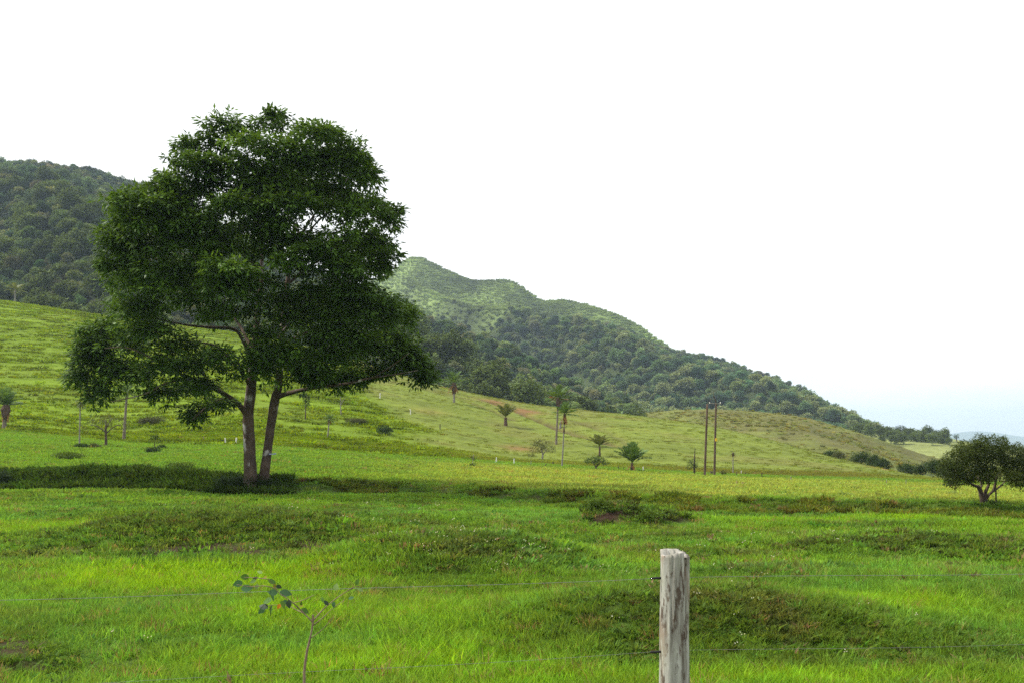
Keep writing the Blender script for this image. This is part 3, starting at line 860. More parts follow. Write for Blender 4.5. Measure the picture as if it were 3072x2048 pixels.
# mountain on the left and its long spur
X, Y = forest_pts(m1, 285, 880, 5.2, -.60, s_of(1620), 61)
Z = m1(X, Y) + np.random.default_rng(66).uniform(-2.5, 2.5, len(X))
def near_crest_z(X, Y):
    s = X / Y
    return EYE + (T_zc(s) - EYE) / T_yc(s) * Y
rad = np.exp(np.random.default_rng(62).normal(0, .46, len(X))) * 3.2
rad = np.clip(rad, 1.4, 7.5)
nc = sstep((Y - m1.yc(X / Y) + 150) / 40)
Z = Z - nc * np.maximum(Z - m1(X, Y) + 1.2, 0); rad = np.where(nc > .5, np.clip(rad, 2.6, 4.2), rad)
vis = Z + rad * 2.3 > near_crest_z(X, Y) - 2
X, Y, Z, rad = X[vis], Y[vis], Z[vis], rad[vis]
order = np.argsort(Y - 0 * X)
# the trees of the lower forest edge that show largest stand as single trees
inview = np.abs(X / Y) < .53
lead = np.zeros(len(X), bool)
cand = np.nonzero(inview & (Z + rad * 1.9 > near_crest_z(X, Y) + 1.5))[0]
app = rad[cand] / Y[cand]
lead[cand[np.argsort(-app)[:260]]] = True
r = np.random.default_rng(63)
for i in np.nonzero(lead)[0]:
    left = X[i] / Y[i] < s_of(700)
    o = link('forest_tree', fp_e[int(r.integers(0, 6))], None, (X[i], Y[i], Z[i] + rad[i] * .25), (0, 0, r.uniform(0, 6.28)), (rad[i], rad[i], rad[i] * r.uniform(.95, 1.35)))
    if left:
        tag(o, 'dark round-crowned rainforest tree on the mountain slope left of the big tree', 'tree', 'large forest trees on the left mountain')
    else:
        tag(o, 'round-crowned rainforest tree at the lower edge of the forest right of the big tree', 'tree', 'large forest trees at the lower forest edge on the right')
rest = ~lead
n = int(rest.sum())
hz = np.random.default_rng(64).uniform(.95, 1.45, n)
scatter('left_mountain_forest', np.stack([X[rest], Y[rest], Z[rest] + rad[rest] * .2], -1), np.stack([np.zeros(n), np.zeros(n), RNG.uniform(0, 6.28, n)], -1), np.stack([rad[rest], rad[rest], rad[rest] * hz], -1), RNG.integers(0, 8, n), forest_cols(n, 65) * (1.02 + .30 * sstep((X[rest] / Y[rest] - s_of(850)) * 6))[:, None], PC_FOREST, 'dense dark rainforest covering the mountain on the left', 'forest')

# mountain with the peaks
X, Y = forest_pts(m2, 560, 1500, 6.0, s_of(700), s_of(2020), 71)
Z = m2(X, Y) + np.random.default_rng(67).uniform(-2.0, 2.5, len(X)) * (1 - bare_w(X, Y))
r = np.random.default_rng(72)
bw = bare_w(X, Y)
rad = np.clip(np.exp(r.normal(0, .44, len(X))) * 3.5, 1.4, 7.5)
nc = sstep((Y - m2.yc(X / Y) + 140) / 50)
Z = Z - nc * np.maximum(Z - m2(X, Y) + 1.2, 0); rad = np.where(nc > .5, np.clip(rad, 2.6, 4.6), rad)
s = X / Y
m1el = np.where(s < s_of(1560), (m1.zc(s) - EYE) / m1.yc(s), -1)
tt = (Y - m2.y0(s)) / (m2.yc(s) - m2.y0(s))
keep = (r.uniform(0, 1, len(X)) > bw * .80) & ~((tt > .90) & (s < s_of(1530)) & (r.uniform(0, 1, len(X)) < .93)) & ((Z + rad * 2 - EYE) / Y > m1el - .004) & (Z > -2)
X, Y, Z, rad, bw = X[keep], Y[keep], Z[keep], rad[keep], bw[keep]
rad = rad * (1 - .68 * bw) * np.interp(X / Y, s_of([1850, 2015]), [1, .8])
n = len(X)
cl = forest_cols(n, 73) * 1.2
cl = cl + (np.array([[0.190, 0.250, 0.085]]) - cl) * (bw * .85)[:, None]
sunny = sstep((s_of(1150) - X / Y) * -6) * sstep((1000 - Y) / 250)  # sunlit patch on the lower right slopes, painted into the crown colours
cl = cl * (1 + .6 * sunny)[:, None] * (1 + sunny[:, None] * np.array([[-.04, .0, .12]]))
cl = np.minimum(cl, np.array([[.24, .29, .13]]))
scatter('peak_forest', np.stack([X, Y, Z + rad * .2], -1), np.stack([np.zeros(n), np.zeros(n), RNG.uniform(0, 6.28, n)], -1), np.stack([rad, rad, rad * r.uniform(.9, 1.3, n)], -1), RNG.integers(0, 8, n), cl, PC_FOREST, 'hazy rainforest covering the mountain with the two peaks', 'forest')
print('forest counts', n)
# ferns and bushes on the open slopes below the peaks
fb = [blade_proto('fern', 40, .3, .8, .22, .6, .9, 430 + i, M_GRASS, 2, True) for i in range(3)]
PC_FERN = proto_collection('fern_clump', fb)
X, Y = forest_pts(m2, 900, 1480, 4.6, s_of(840), s_of(1560), 75)
bw = bare_w(X, Y)
k = (r.uniform(0, 1, len(X)) < bw * 1.1)
X, Y = X[k], Y[k]; n = len(X)
c = np.array([[0.175, 0.260, 0.110]]) * (.1 + 1.8 * fbm(X * .018, Y * .012, 5, 22))[:, None] * np.exp(r.normal(0, .22, (n, 1)))
sc = r.uniform(2.2, 5.0, n) * (.5 + .9 * fbm(X * .03, Y * .03, 3, 24))
scatter('peak_ferns', np.stack([X, Y, m2(X, Y)], -1), np.stack([np.zeros(n), np.zeros(n), r.uniform(0, 6.28, n)], -1), np.stack([sc, sc, sc], -1), r.integers(0, 3, n), c, PC_FERN, 'pale green ferny thicket on the open slopes below the peaks', 'undergrowth')
#PART3
# ------------------------------------------------------------------ the big tree
TY = 55.0
tb = ground_z((770 - CX) / F * TY, TY)
TREE = empty('broadleaf_tree', ((770 - CX) / F * TY, TY, float(tb)))
tag(TREE, 'huge dark green broadleaf tree with twin trunks on the grassy bank', 'tree')
def at(u, v, y): return np.array([(u - CX) / F * y, y, EYE + (HZ - v) / F * y])
def rel(o, V): return np.asarray(V, float) - np.array(o.location)

L1 = [(1290,150,150,90),(1080,220,180,110),(1550,240,200,110),(900,310,150,95),(1720,350,180,130),(1300,330,250,120),(830,430,170,110),(1500,430,250,120),(1830,470,130,140),
      (1100,450,230,110),(1320,520,200,100),(1640,570,170,90),(950,600,170,110),(1860,660,150,110),(1960,740,90,150),(1760,700,110,70),(560,640,190,110),(450,760,120,120),(600,780,190,130),
      (420,920,120,140),(580,950,180,140),(850,740,150,90),(1130,650,190,90),(1900,880,130,90),(1980,960,80,60),(1620,900,150,90),(1560,990,190,90),(1050,1040,160,100),(1100,1150,190,110),
      (690,1100,190,140),(470,1080,130,120),(880,1180,130,80),(1650,1180,200,100),(1880,1180,170,110),(1560,1270,160,90),(1800,1300,220,120),(2030,1300,105,140),(1700,1420,210,85),(2000,1440,150,85),
      (500,1270,170,110),(300,1380,100,90),(600,1400,210,90),(220,1480,90,100),(400,1480,150,95),(760,1480,150,80),(1560,1520,190,75),(1320,1490,110,80),(2110,1530,95,85),(800,270,45,30),(1300,90,70,35),(1640,190,80,40),(1820,360,60,70),(2030,650,50,50),(700,470,60,45),(2150,1560,60,55),(1150,790,150,100),(990,880,130,90),(1320,760,130,80),(1260,900,110,80),(760,850,120,100),(1400,850,100,70),(1250,1270,120,90),(980,1270,110,70),(1350,640,130,70),(1480,560,120,70),(1200,560,160,90),(700,640,120,90),(760,700,110,80),(1450,1330,110,80),(1450,610,110,55),(1390,730,80,60),(1700,800,110,60),(1500,810,80,50),(1600,640,90,45),(1780,860,120,70),(1420,940,90,60),(900,950,100,70),(820,1010,90,60),(1850,970,130,70),(1750,1010,110,65),(1930,1010,70,50),(1760,1080,120,60),(1300,1080,60,50),(700,560,130,90),(770,510,120,80),(640,600,120,80),(560,560,90,50),(480,660,90,60),(380,820,70,90),(330,980,50,80),(1400,1180,90,70),(1250,1380,90,60)]
L2 = [(1180,430,140,85),(240,380,110,140),(420,450,170,100),(650,420,170,100),(850,380,150,75),(265,560,80,80),(660,560,85,65),(850,520,130,70),(1000,340,80,60),(835,690,55,60),(1330,390,140,110),(1560,430,120,70),
      (1800,430,95,55),(1960,440,80,50),(2150,430,105,85),(1900,300,190,95),(1020,610,70,35),(160,470,50,80),(1250,300,100,60),(900,640,55,35),(2200,470,60,50),(1570,480,100,45),(1690,485,95,40),(1800,475,80,40),(1480,470,80,50)]
pix = [(150 + .5102 * a, 300 + .5102 * b, .5102 * c, .5102 * d) for a, b, c, d in L1] + [(150 + .5102 * a, 900 + .5102 * b, .5102 * c, .5102 * d) for a, b, c, d in L2]
rr = np.random.default_rng(12)
lobes = []
for (u, v, ru, rv) in pix:
    e = 1 - ((u - 745) / 520) ** 2 - ((v - 760) / 460) ** 2
    dep = 7.0 * math.sqrt(max(e, 0.0))
    if e < .35 and v < 860: ru, rv = max(ru - 10, 12), max(rv - 16, 10)
    for sgn in (-1, 1):
        if sgn > 0 and (rr.uniform() < .32): continue
        dy = sgn * (dep * rr.uniform(.45, 1.0) + .4)
        y = TY + dy
        k = y / F
        p = at(u + rr.normal(0, 3), v + rr.normal(0, 3), y)
        q = (1.06 if sgn < 0 else .94) if (e > .35 or v > 860) else (1.0 if sgn < 0 else .90)
        lobes.append((p[0], p[1], p[2], ru * k * q, (ru + rv) * .5 * k * 1.1, rv * k * q))
pads = []
for (lx, ly, lz, rx, ry, rz) in lobes:
    pads.append((lx, ly, lz - .1 * rz, rx * .86, ry * .86, rz * .80))
    for j in range(6):
        a = rr.uniform(0, 6.28); d = rr.uniform(.35, .85); hh = math.sqrt(1 - d * d)
        q = rr.uniform(.36, .52)
        pads.append((lx + rx * d * math.cos(a), ly + ry * d * math.sin(a), lz + rz * (hh * rr.uniform(.35, 1.0) - .25 * rr.uniform(0, 1)), rx * q, ry * q, rz * q * .62))
lobes = pads
V, Q, R = foliage(lobes, .34, .125, 4.9, 21, 9, .34, .38, -.15, .45, .12, 3.2, .6)
V = rel(TREE, V)
me = mesh_from('crown', V, Q, M_TREE, rnd=R)
link('crown', me, TREE)
print('big tree leaves', len(Q), 'lobes', len(lobes))

def ovp(pts):    # (ov u, ov v, depth offset)
    return [at(p[0] * OV, p[1] * OV, TY + (p[2] if len(p) > 2 else 0)) for p in pts]
def limb(name, pts, rads, n=9, wob=.10, parent=TREE, mat=M_BARK, seed=1):
    V, fl = tube(pts, [q * .86 for q in rads], n, wob, seed)
    return link(name, mesh_from(name, rel(parent, V), fl, mat, True), parent)
limb('trunk', ovp([(579, 1128), (577, 1108), (575, 1070), (573, 1010), (570, 955), (575, 905), (580, 850), (583, 810)]), [.62, .50, .42, .36, .33, .32, .27, .24], 14, .10, seed=2)
limb('trunk', ovp([(601, 1128, .3), (604, 1108, .3), (610, 1070, .3), (619, 1000, .3), (631, 920, .2), (640, 880, .1), (645, 800, 0), (650, 740, 0), (658, 660, .3), (672, 590, .6), (690, 540, .8)]), [.44, .37, .32, .29, .29, .23, .20, .18, .15, .11, .08], 12, .10, seed=3)
BR = [([(634, 912, .2), (665, 902, -.5), (720, 890, -1.2), (800, 880, -1.8), (850, 868, -2), (905, 860, -2.2), (960, 850, -2.4)], [.17, .15, .12, .09, .06, .04, .02]),
      ([(648, 765, 0), (690, 722, -1.5), (760, 690, -3), (830, 660, -4)], [.13, .10, .07, .03]),
      ([(646, 800, 0), (680, 775, 2), (760, 745, 4), (840, 730, 5)], [.12, .10, .07, .03]),
      ([(583, 812, 0), (590, 740, .2), (600, 650, .5), (600, 580, 1), (590, 520, 1.5), (600, 430, 2)], [.22, .18, .15, .11, .07, .04]),
      ([(581, 830, 0), (560, 785, -.4), (537, 756, -.8), (480, 752, -1.5), (420, 745, -2), (350, 730, -2.2)], [.17, .14, .11, .09, .06, .03]),
      ([(584, 812, 0), (565, 775, .6), (545, 740, 1.5), (500, 690, 3), (430, 640, 4)], [.14, .11, .09, .07, .03]),
      ([(570, 955, 0), (545, 925, -.5), (500, 895, -1.4), (440, 870, -2), (380, 880, -2.3), (334, 904, -2.5), (255, 922, -2.6)], [.24, .18, .13, .09, .06, .04, .02]),
      ([(575, 890, 0), (557, 857, -.5), (525, 822, -1), (490, 792, -1.4), (416, 782, -1.8)], [.12, .10, .08, .06, .03]),
      ([(590, 525, 1.5), (560, 440, 2), (500, 390, 2)], [.08, .06, .03]),
      ([(600, 560, 1), (640, 470, -1), (660, 390, -2)], [.09, .06, .03]),
      ([(690, 540, .8), (740, 470, 1), (800, 410, 1)], [.08, .06, .03]),
      ([(690, 540, .8), (640, 450, 2), (620, 340, 2)], [.08, .06, .03]),
      ([(600, 625, .6), (530, 560, -2), (450, 540, -3), (370, 500, -3)], [.11, .08, .05, .03]),
      ([(597, 680, .4), (520, 640, 1), (430, 585, 2), (340, 600, 2.5)], [.11, .08, .06, .03]),
      ([(658, 655, .3), (740, 590, 1), (820, 545, 2), (880, 530, 2)], [.10, .08, .05, .03]),
      ([(664, 620, .4), (690, 560, -2), (740, 500, -3), (800, 470, -3)], [.10, .08, .05, .03]),
      ([(525, 910, -.8), (480, 930, -1.2), (440, 965, -1.4)], [.07, .05, .02]),
      ([(440, 872, -2), (380, 840, -3), (300, 800, -3.5), (240, 800, -3.5)], [.07, .06, .04, .02]),
      ([(855, 868, -2), (900, 840, -3), (940, 810, -3.5)], [.05, .04, .02])]
for i, (pp, rd) in enumerate(BR):
    limb('branch', ovp(pp), rd, 7, .10, seed=20 + i)
# pale insulator nailed to the right-hand trunk
p = at(819, 1361, TY)
V, fl = tube([p + np.array([-.22, 0, 0]), p + np.array([.02, 0, 0]), p + np.array([.16, -.02, .03])], [.03, .035, .05], 7)
link('insulator', mesh_from('insulator', rel(TREE, V), fl, noise_mat('pale_blue_plastic', (.30, .36, .50), (.40, .46, .60), 10, bump=0)), TREE)

# ------------------------------------------------------------------ bushes and small trees
def bush(u, vb, w, h, label, name='bush', mat=M_BUSH, pos=None, group=None, cat='bush', seed=0, n=6, dens=None, leaf=None):
    """leafy bush of w x h photo pixels standing at photo pixel (u, vb)"""
    p = hit(u, vb) if pos is None else np.array(pos, float)
    k = p[1] / F; W = w * k; H = h * k
    r = np.random.default_rng(seed + int(u))
    lb = []
    for i in range(n):
        a = r.uniform(0, 6.28); d = math.sqrt(r.uniform(0, 1)) * .36
        q = r.uniform(.22, .36)
        lb.append((d * W * math.cos(a), d * W * .8 * math.sin(a), H * r.uniform(.30, .72), W * q, W * q * .9, H * r.uniform(.24, .34)))
    lb.append((0, 0, H * .38, W * .33, W * .3, H * .38))
    ll = leaf or max(.10, 3.2 * k)
    V, Q, R = foliage(lb, ll, ll * .55, dens or (1.1 / (ll * ll) * .30), seed + 5, 6, ll * 1.1, .8, -.8, .3, .25)
    o = link(name, mesh_from(name, V, Q, mat, rnd=R), None, p)
    return tag(o, label, cat, group)

def small_tree(u, vb, lobes_px, stems_px, label, mat, bark, leaf_px=4.0, name='small_tree', pos=None, seed=0, cat='tree', per=None, leaves=7):
    """tree from photo-pixel lobes (u, v, ru, rv) and stems [(points), (radii px)]"""
    p = hit(u, vb) if pos is None else np.array(pos, float)
    y = p[1]; k = y / F
    r = np.random.default_rng(seed + int(u))
    o = empty(name, p)
    lb = []
    w = max(abs(q[0] - u) for q in lobes_px) + 1
    for (a, b, ru, rv) in lobes_px:
        e = math.sqrt(max(0, 1 - ((a - u) / (w * 1.15)) ** 2)) * w * k * .75
        for sg in ((-1, 1) if e > ru * k * .3 else (0,)):
            yy = y + sg * e * r.uniform(.5, 1)
            q = at(a, b, yy)
            lb.append((q[0], q[1], q[2], ru * k, (ru + rv) * .5 * k, rv * k))
    ll = leaf_px * k
    V, Q, R = foliage(lb, ll, ll * .5, per or (.30 / (ll * ll)), seed + 3, leaves, ll * 1.2, .7, -.6, .4, .3)
    link('crown', mesh_from('crown', rel(o, V), Q, mat, rnd=R), o)
    for i, (pp, rd) in enumerate(stems_px):
        V, fl = tube([at(a, b, y + (c if len(t) else 0)) for (a, b, c), t in [((q[0], q[1], (q[2] if len(q) > 2 else 0) * k), q) for q in pp]], [x * k for x in rd], 8, .10, seed + i)
        link('trunk' if i == 0 else 'branch', mesh_from('stem', rel(o, V), fl, bark, True), o)
    return tag(o, label, cat)

# low round tree at the right edge
c6 = lambda a, b: (2300 + .3282 * a, 1150 + .3282 * b)
lob = [(1850,600,140,75),(2050,560,150,75),(1980,640,190,100),(1740,690,120,80),(1680,790,105,85),(1850,770,170,100),(2080,730,180,105),(2250,670,120,100),(1760,870,120,65),(1920,860,150,60),(2150,850,150,75),(2320,790,130,115),(2350,900,100,75),(2290,600,60,50),
       (1640,740,55,55),(1690,910,60,40),(2450,780,120,120),(2420,680,100,90),(2480,900,90,60),(1940,510,40,40),(2150,530,45,40),(2560,800,80,80)]
stm = [([(1985, 1115), (1965, 1020, -1), (1940, 950, -2), (1900, 930, -6), (1840, 900, -10)], [27, 21, 17, 12, 8]),
       ([(1992, 1110, 2), (1996, 1030, 3), (2005, 980, 5), (2030, 915, 6), (2020, 830, 8)], [22, 18, 16, 12, 8]),
       ([(2000, 1060, 2), (2035, 1010, 0), (2065, 985, -3), (2085, 930, -5), (2110, 840, -8)], [14, 13, 12, 10, 7]),
       ([(1945, 965, -2), (1965, 920, 8), (1930, 850, 20)], [10, 9, 6]),
       ([(2060, 990, -3), (2120, 950, 5), (2200, 870, 10)], [9, 8, 5])]
GT = small_tree(2955, 1512, [(*c6(a, b), .3282 * c, .3282 * d) for a, b, c, d in lob], [([(*c6(q[0], q[1]), *( [q[2]] if len(q) > 2 else [])) for q in pp], [x * .3282 for x in rd]) for pp, rd in stm],
                'low round dark tree with several stems at the right edge of the field', M_GUAVA, M_BARK2, 6.0, 'round_tree', seed=31, per=48, leaves=9)
p = hit(2988, 1513)
k = p[1] / F
V, fl = tube([(0, 0, -.1), (0, 0, 30 * k), (-.01, .02, 58 * k), (-.02, .02, 85 * k)], [2.6 * k, 2.3 * k, 2.1 * k, 2.0 * k], 7, .08)
tag(link('wooden_prop', mesh_from('wooden_prop', V, fl, M_DPOST, True), None, p), 'slim dark prop standing under the low round tree', 'pole')
bush(2978, 1516, 40, 12, 'small dark bush at the foot of the slim prop under the round tree', seed=3)

# bushes round the foot of the big tree
for i, (u, v, w_, h_, lab) in enumerate([(735, 1478, 110, 60, 'dark leafy bush at the foot of the left trunk of the big tree'), (690, 1476, 100, 56, 'dark bush left of the big tree trunks on the shaded bank'), (790, 1482, 90, 56, 'dark bush in front of the right trunk of the big tree'),
                                         (835, 1482, 80, 34, 'low dark bush right of the big tree trunks'), (755, 1462, 50, 30, 'small bush between the big tree trunks and the bank')]):
    bush(u, v, w_, h_, lab, pos=None, seed=60 + i, n=8)
bush(6, 1463, 60, 66, 'dark bush cut by the left edge of the photo on the bank', seed=71, n=7)

# weeds on the banks (uncountable)
wp = [blade_proto('bankweed', 46, .25, .75, .13, .35, .6, 400 + i, M_GRASS, 2, True) for i in range(3)] + [blade_proto('bankgrass', 40, .25, .6, .05, .3, .7, 410 + i, M_GRASS) for i in range(2)]
PC_BANK = proto_collection('bank_weed', wp)
n = 4300
s = RNG.uniform(-.60, s_of(660), n); yb = T_yb(s); y = yb + RNG.normal(.9, .95, n); x = s * y
sc = RNG.uniform(.5, 1.05, n) * (.6 + .7 * fbm(x * .5, y * .5, 3, 141))
c = np.array([[0.040, 0.078, 0.012]]) * np.exp(RNG.normal(0, .22, (n, 1))) * np.exp(RNG.normal(0, .08, (n, 3)))
scatter('bank_undergrowth', np.stack([x, y, ground_z(x, y)], -1), np.stack([np.zeros(n), np.zeros(n), RNG.uniform(0, 6.28, n)], -1), np.stack([sc, sc, sc], -1), RNG.integers(0, 5, n), c, PC_BANK, 'dark leafy weeds covering the bank left of the big tree', 'undergrowth')
n = 4200
s = RNG.uniform(s_of(650), .60, n); yb = T_yb(s); y = yb + RNG.normal(.7, .9, n); x = s * y
keep = fbm(x * .4, y * .4, 3, 151) > .50
x, y = x[keep], y[keep]; n = len(x)
sc = RNG.uniform(.28, .7, n) * (.5 + .7 * fbm(x * .5, y * .5, 3, 142))
c = np.array([[0.110, 0.150, 0.022]]) * np.exp(RNG.normal(0, .28, (n, 1))) * np.exp(RNG.normal(0, .10, (n, 3)))
c = np.where((RNG.uniform(0, 1, n) < .04)[:, None], np.array([[.15, .11, .045]]), c)
scatter('bank_weeds', np.stack([x, y, ground_z(x, y)], -1), np.stack([np.zeros(n), np.zeros(n), RNG.uniform(0, 6.28, n)], -1), np.stack([sc, sc, sc], -1), RNG.integers(0, 5, n), c, PC_BANK, 'olive weeds along the low bank right of the big tree', 'undergrowth')
# low weeds on the mounds
pts = []
for (mx, my, rx, ry, h) in MOUNDS[:7]:
    kk = int(120 * rx * ry * (1 if my < 30 else .5) / 4)
    pts.append(np.stack([RNG.normal(mx, rx * .5, kk), RNG.normal(my - .35 * ry, ry * .42, kk)], -1))
pts = np.concatenate(pts); n = len(pts); x, y = pts[:, 0], pts[:, 1]
sc = RNG.uniform(.16, .36, n) * np.clip(y / 22, .8, 1.5)
c = np.array([[0.078, 0.118, 0.028]]) * np.exp(RNG.normal(0, .28, (n, 1))) * np.exp(RNG.normal(0, .10, (n, 3)))
c = np.where((RNG.uniform(0, 1, n) < .02)[:, None], np.array([[.16, .13, .06]]), c)
scatter('mound_weeds', np.stack([x, y, ground_z(x, y)], -1), np.stack([np.zeros(n), np.zeros(n), RNG.uniform(0, 6.28, n)], -1), np.stack([sc, sc, sc * .8], -1), RNG.integers(0, 5, n), c, PC_BANK, 'low dark weeds growing on the sides of the mounds', 'undergrowth')
# scrub on the brown hill
X = RNG.uniform(-20, 260, 9000); Y = RNG.uniform(240, 402, 9000)
s = X / Y
k = (s > s_of(1430)) & (s < .6) & (Y < scrub.yc(s) + 4) & (fbm(X * .035, Y * .02, 4, 161) + .12 * RNG.normal(size=9000) > .50)
X, Y = X[k], Y[k]; n = len(X)
rad = RNG.uniform(.35, 1.0, n)
c = np.array([[0.165, 0.180, 0.040]]) * np.exp(RNG.normal(0, .25, (n, 1))) * np.exp(RNG.normal(0, .10, (n, 3)))
scatter('hill_scrub', np.stack([X, Y, scrub(X, Y) - .2 * rad], -1), np.stack([np.zeros(n), np.zeros(n), RNG.uniform(0, 6.28, n)], -1), np.stack([rad * 2.0, rad * 2.0, rad * 1.6], -1), RNG.integers(0, 5, n), c, PC_BANK, 'low brownish scrub spread over the hill behind the poles', 'scrub')
#PART4
# ------------------------------------------------------------------ palms
def frond_mesh(name, mat, lift, drop, seed, ll=.36, pairs=16, w=.060):
    r = np.random.default_rng(seed)
    V = []; T = []; Q = []; R = []
    def rach(t): return np.array([t, 0, lift * t - drop * t * t])
    N = 8
    for i in range(N):
        a = rach(i / N); b = rach((i + 1) / N); h = .012 * (1 - i / N) + .004; k = len(V)
        V += [a + (0, -h, 0), a + (0, h, 0), b + (0, h, 0), b + (0, -h, 0)]; Q.append((k, k + 1, k + 2, k + 3)); R += [.7] * 4
    for i in range(pairs):
        t = .16 + .84 * (i + .5) / pairs
        p = rach(t); L = ll * math.sin(math.pi * (.18 + .72 * (i / pairs))) * r.uniform(.85, 1.1)
        for sd in (-1, 1):
            tip = p + np.array([L * .62, sd * L * .72, L * r.uniform(-.38, .18)])
            mid = (p + tip) * .5 + np.array([0, 0, .03]); k = len(V)
            V += [p + (-w * .4, 0, 0), p + (w * .6, 0, 0), mid + (w * .5, 0, 0), mid + (-w * .5, 0, 0), tip]
            Q.append((k, k + 1, k + 2, k + 3)); T.append((k + 3, k + 2, k + 4)); rv = r.uniform(0, 1); R += [rv] * 5
    return mesh_from(name, np.array(V), [np.array(T), np.array(Q)], mat, rnd=R)
FR = {}
for key, mat in (('g', M_PALM), ('o', M_PALM2), ('d', M_DEAD)):
    FR[key] = [frond_mesh('frond', mat, .05, .22, 1), frond_mesh('frond', mat, .10, .45, 2), frond_mesh('frond', mat, 0, .10, 3)]

def palm(u, vb, vc, rpx, n, elev, label, leaf='g', trunk_px=3.0, bark=M_PALMBARK, lean=0.0, dead=0, skirt=0, spathe=None, seed=0, pos=None, spread=1.0, name='palm_tree', ub=None):
    """palm with its foot at photo pixel (ub or u, vb), crown centre at (u, vc), fronds rpx photo pixels long"""
    p = hit(ub if ub else u, vb) if pos is None else np.array(pos, float)
    y = p[1]; k = y / F
    o = empty(name, p)
    top = at(u, vc, y) - p
    V, fl = tube([(0, 0, -.1), top * .35 + np.array([lean * k, 0, 0]), top * .7 + np.array([lean * k * .7, 0, 0]), top], [trunk_px * k * 1.15, trunk_px * k * .95, trunk_px * k * .85, trunk_px * k * .8], 8, .07, seed)
    link('trunk', mesh_from('trunk', V, fl, bark, True), o)
    r = np.random.default_rng(seed + 900)
    for i in range(n):
        a = 2.4 * i + r.uniform(-.3, .3)
        f = (i + .5) / n
        el = math.radians(elev[0] + (elev[1] - elev[0]) * f + r.normal(0, 5))
        L = rpx * k * r.uniform(.85, 1.12)
        link('frond', FR[leaf][int(r.integers(0, 2))], o, top, (0, -el, a), (L, L * spread, L))
    for i in range(dead):
        a = r.uniform(0, 6.28); el = math.radians(r.uniform(-75, -35) if skirt != 2 else r.uniform(-15, 20))
        L = rpx * k * r.uniform(.6, .95)
        link('dead_frond', FR['d'][int(r.integers(0, 3))], o, top - np.array([0, 0, 1.5 * k]), (0, -el, a), (L, L * .7, L))
    if skirt:
        h = (rpx * .75) * k
        V, fl = tube([top - np.array([0, 0, h]), top - np.array([0, 0, h * .6]), top - np.array([0, 0, h * .25]), top + np.array([0, 0, .1 * h])], [trunk_px * k * 1.0, trunk_px * k * 1.9, trunk_px * k * 2.1, trunk_px * k * 1.2], 9, .25, seed)
        link('leaf_bases', mesh_from('leaf_bases', V, fl, M_SKIRT), o)
    if spathe:
        q = at(spathe[0], spathe[1], y) - p; hh = spathe[2] * k
        V, fl = tube([q + np.array([0, -.05, hh * .6]), q + np.array([0, -.05, hh * .2]), q + np.array([0, -.05, -hh * .2]), q + np.array([0, -.05, -hh * .6])], [.6 * k, 2.6 * k, 3.2 * k, .5 * k], 7, .1, seed)
        link('fruit_cluster', mesh_from('fruit_cluster', V, fl, M_SKIRT), o)
    return tag(o, label, 'palm')

palm(18, 1287, 1218, 52, 20, (20, 85), 'stout palm with upright fronds at the left edge of the field', 'g', 6.0, M_PALMBARK, skirt=1, dead=2, seed=1, ub=12)
palm(241, 1334, 1203, 22, 11, (-60, 25), 'thin ragged palm with drooping top below the left side of the big tree', 'o', 2.2, M_GREYBARK, dead=5, seed=2, ub=238)
palm(381, 1318, 1178, 46, 14, (-20, 70), 'pale-trunked palm whose top hides behind the big tree foliage', 'g', 4.2, M_PALMBARK, seed=3, ub=371)
palm(988, 1310, 1256, 20, 18, (-35, 75), 'short pale-stemmed palm with a round dark head right of the twin trunks', 'g', 2.2, M_GREYBARK, dead=4, seed=4, ub=983)
palm(1362, 1207, 1150, 40, 17, (0, 80), 'palm with brown hanging fronds on the crest beside the gully', 'g', 3.2, M_GREYBARK, dead=6, skirt=1, seed=5)
palm(1517, 1276, 1252, 44, 16, (45, 80), 'stout palm with fronds held up like a vase in the middle of the slope', 'o', 6.0, M_SKIRT, seed=6, spread=.8)
palm(1675, 1332, 1195, 46, 18, (-10, 75), 'tallest palm on the slope with some brown fronds', 'g', 3.4, M_PALMBARK, dead=6, skirt=2, seed=7, ub=1668)
palm(1694, 1400, 1242, 38, 20, (0, 85), 'tall palm with compact green head in front of the tallest palm', 'g', 2.4, M_GREYBARK, dead=4, skirt=1, spathe=(1692, 1290, 20), seed=8, ub=1686)
palm(1684, 1284, 1262, 16, 7, (-50, 60), 'small grey leaning palm behind the compact green-headed palm', 'o', 3.4, M_GREYBARK, dead=3, seed=9, ub=1680)
palm(1799, 1368, 1338, 40, 18, (35, 82), 'palm with upright fronds above the flat-topped small tree', 'o', 3.2, M_SKIRT, seed=10)
palm(1896, 1412, 1388, 58, 26, (38, 86), 'bushy palm with big fronds down to its foot left of the utility poles', 'g', 5.0, M_SKIRT, skirt=0, dead=3, seed=11)
palm(2199, 1419, 1357, 15, 7, (-40, 50), 'thin grey palm with a dark shaggy neck right of the utility poles', 'o', 1.6, M_GREYBARK, dead=3, skirt=1, seed=12)
pf = np.array([at(45, 905, 330)[0], 330., 0]); pf[2] = float(m1(pf[0], 330.)); 
palm(45, 930, 872, 30, 13, (-15, 75), 'palm standing at the foot of the forest above the left hillside', 'o', 3.0, M_GREYBARK, seed=13, pos=pf)

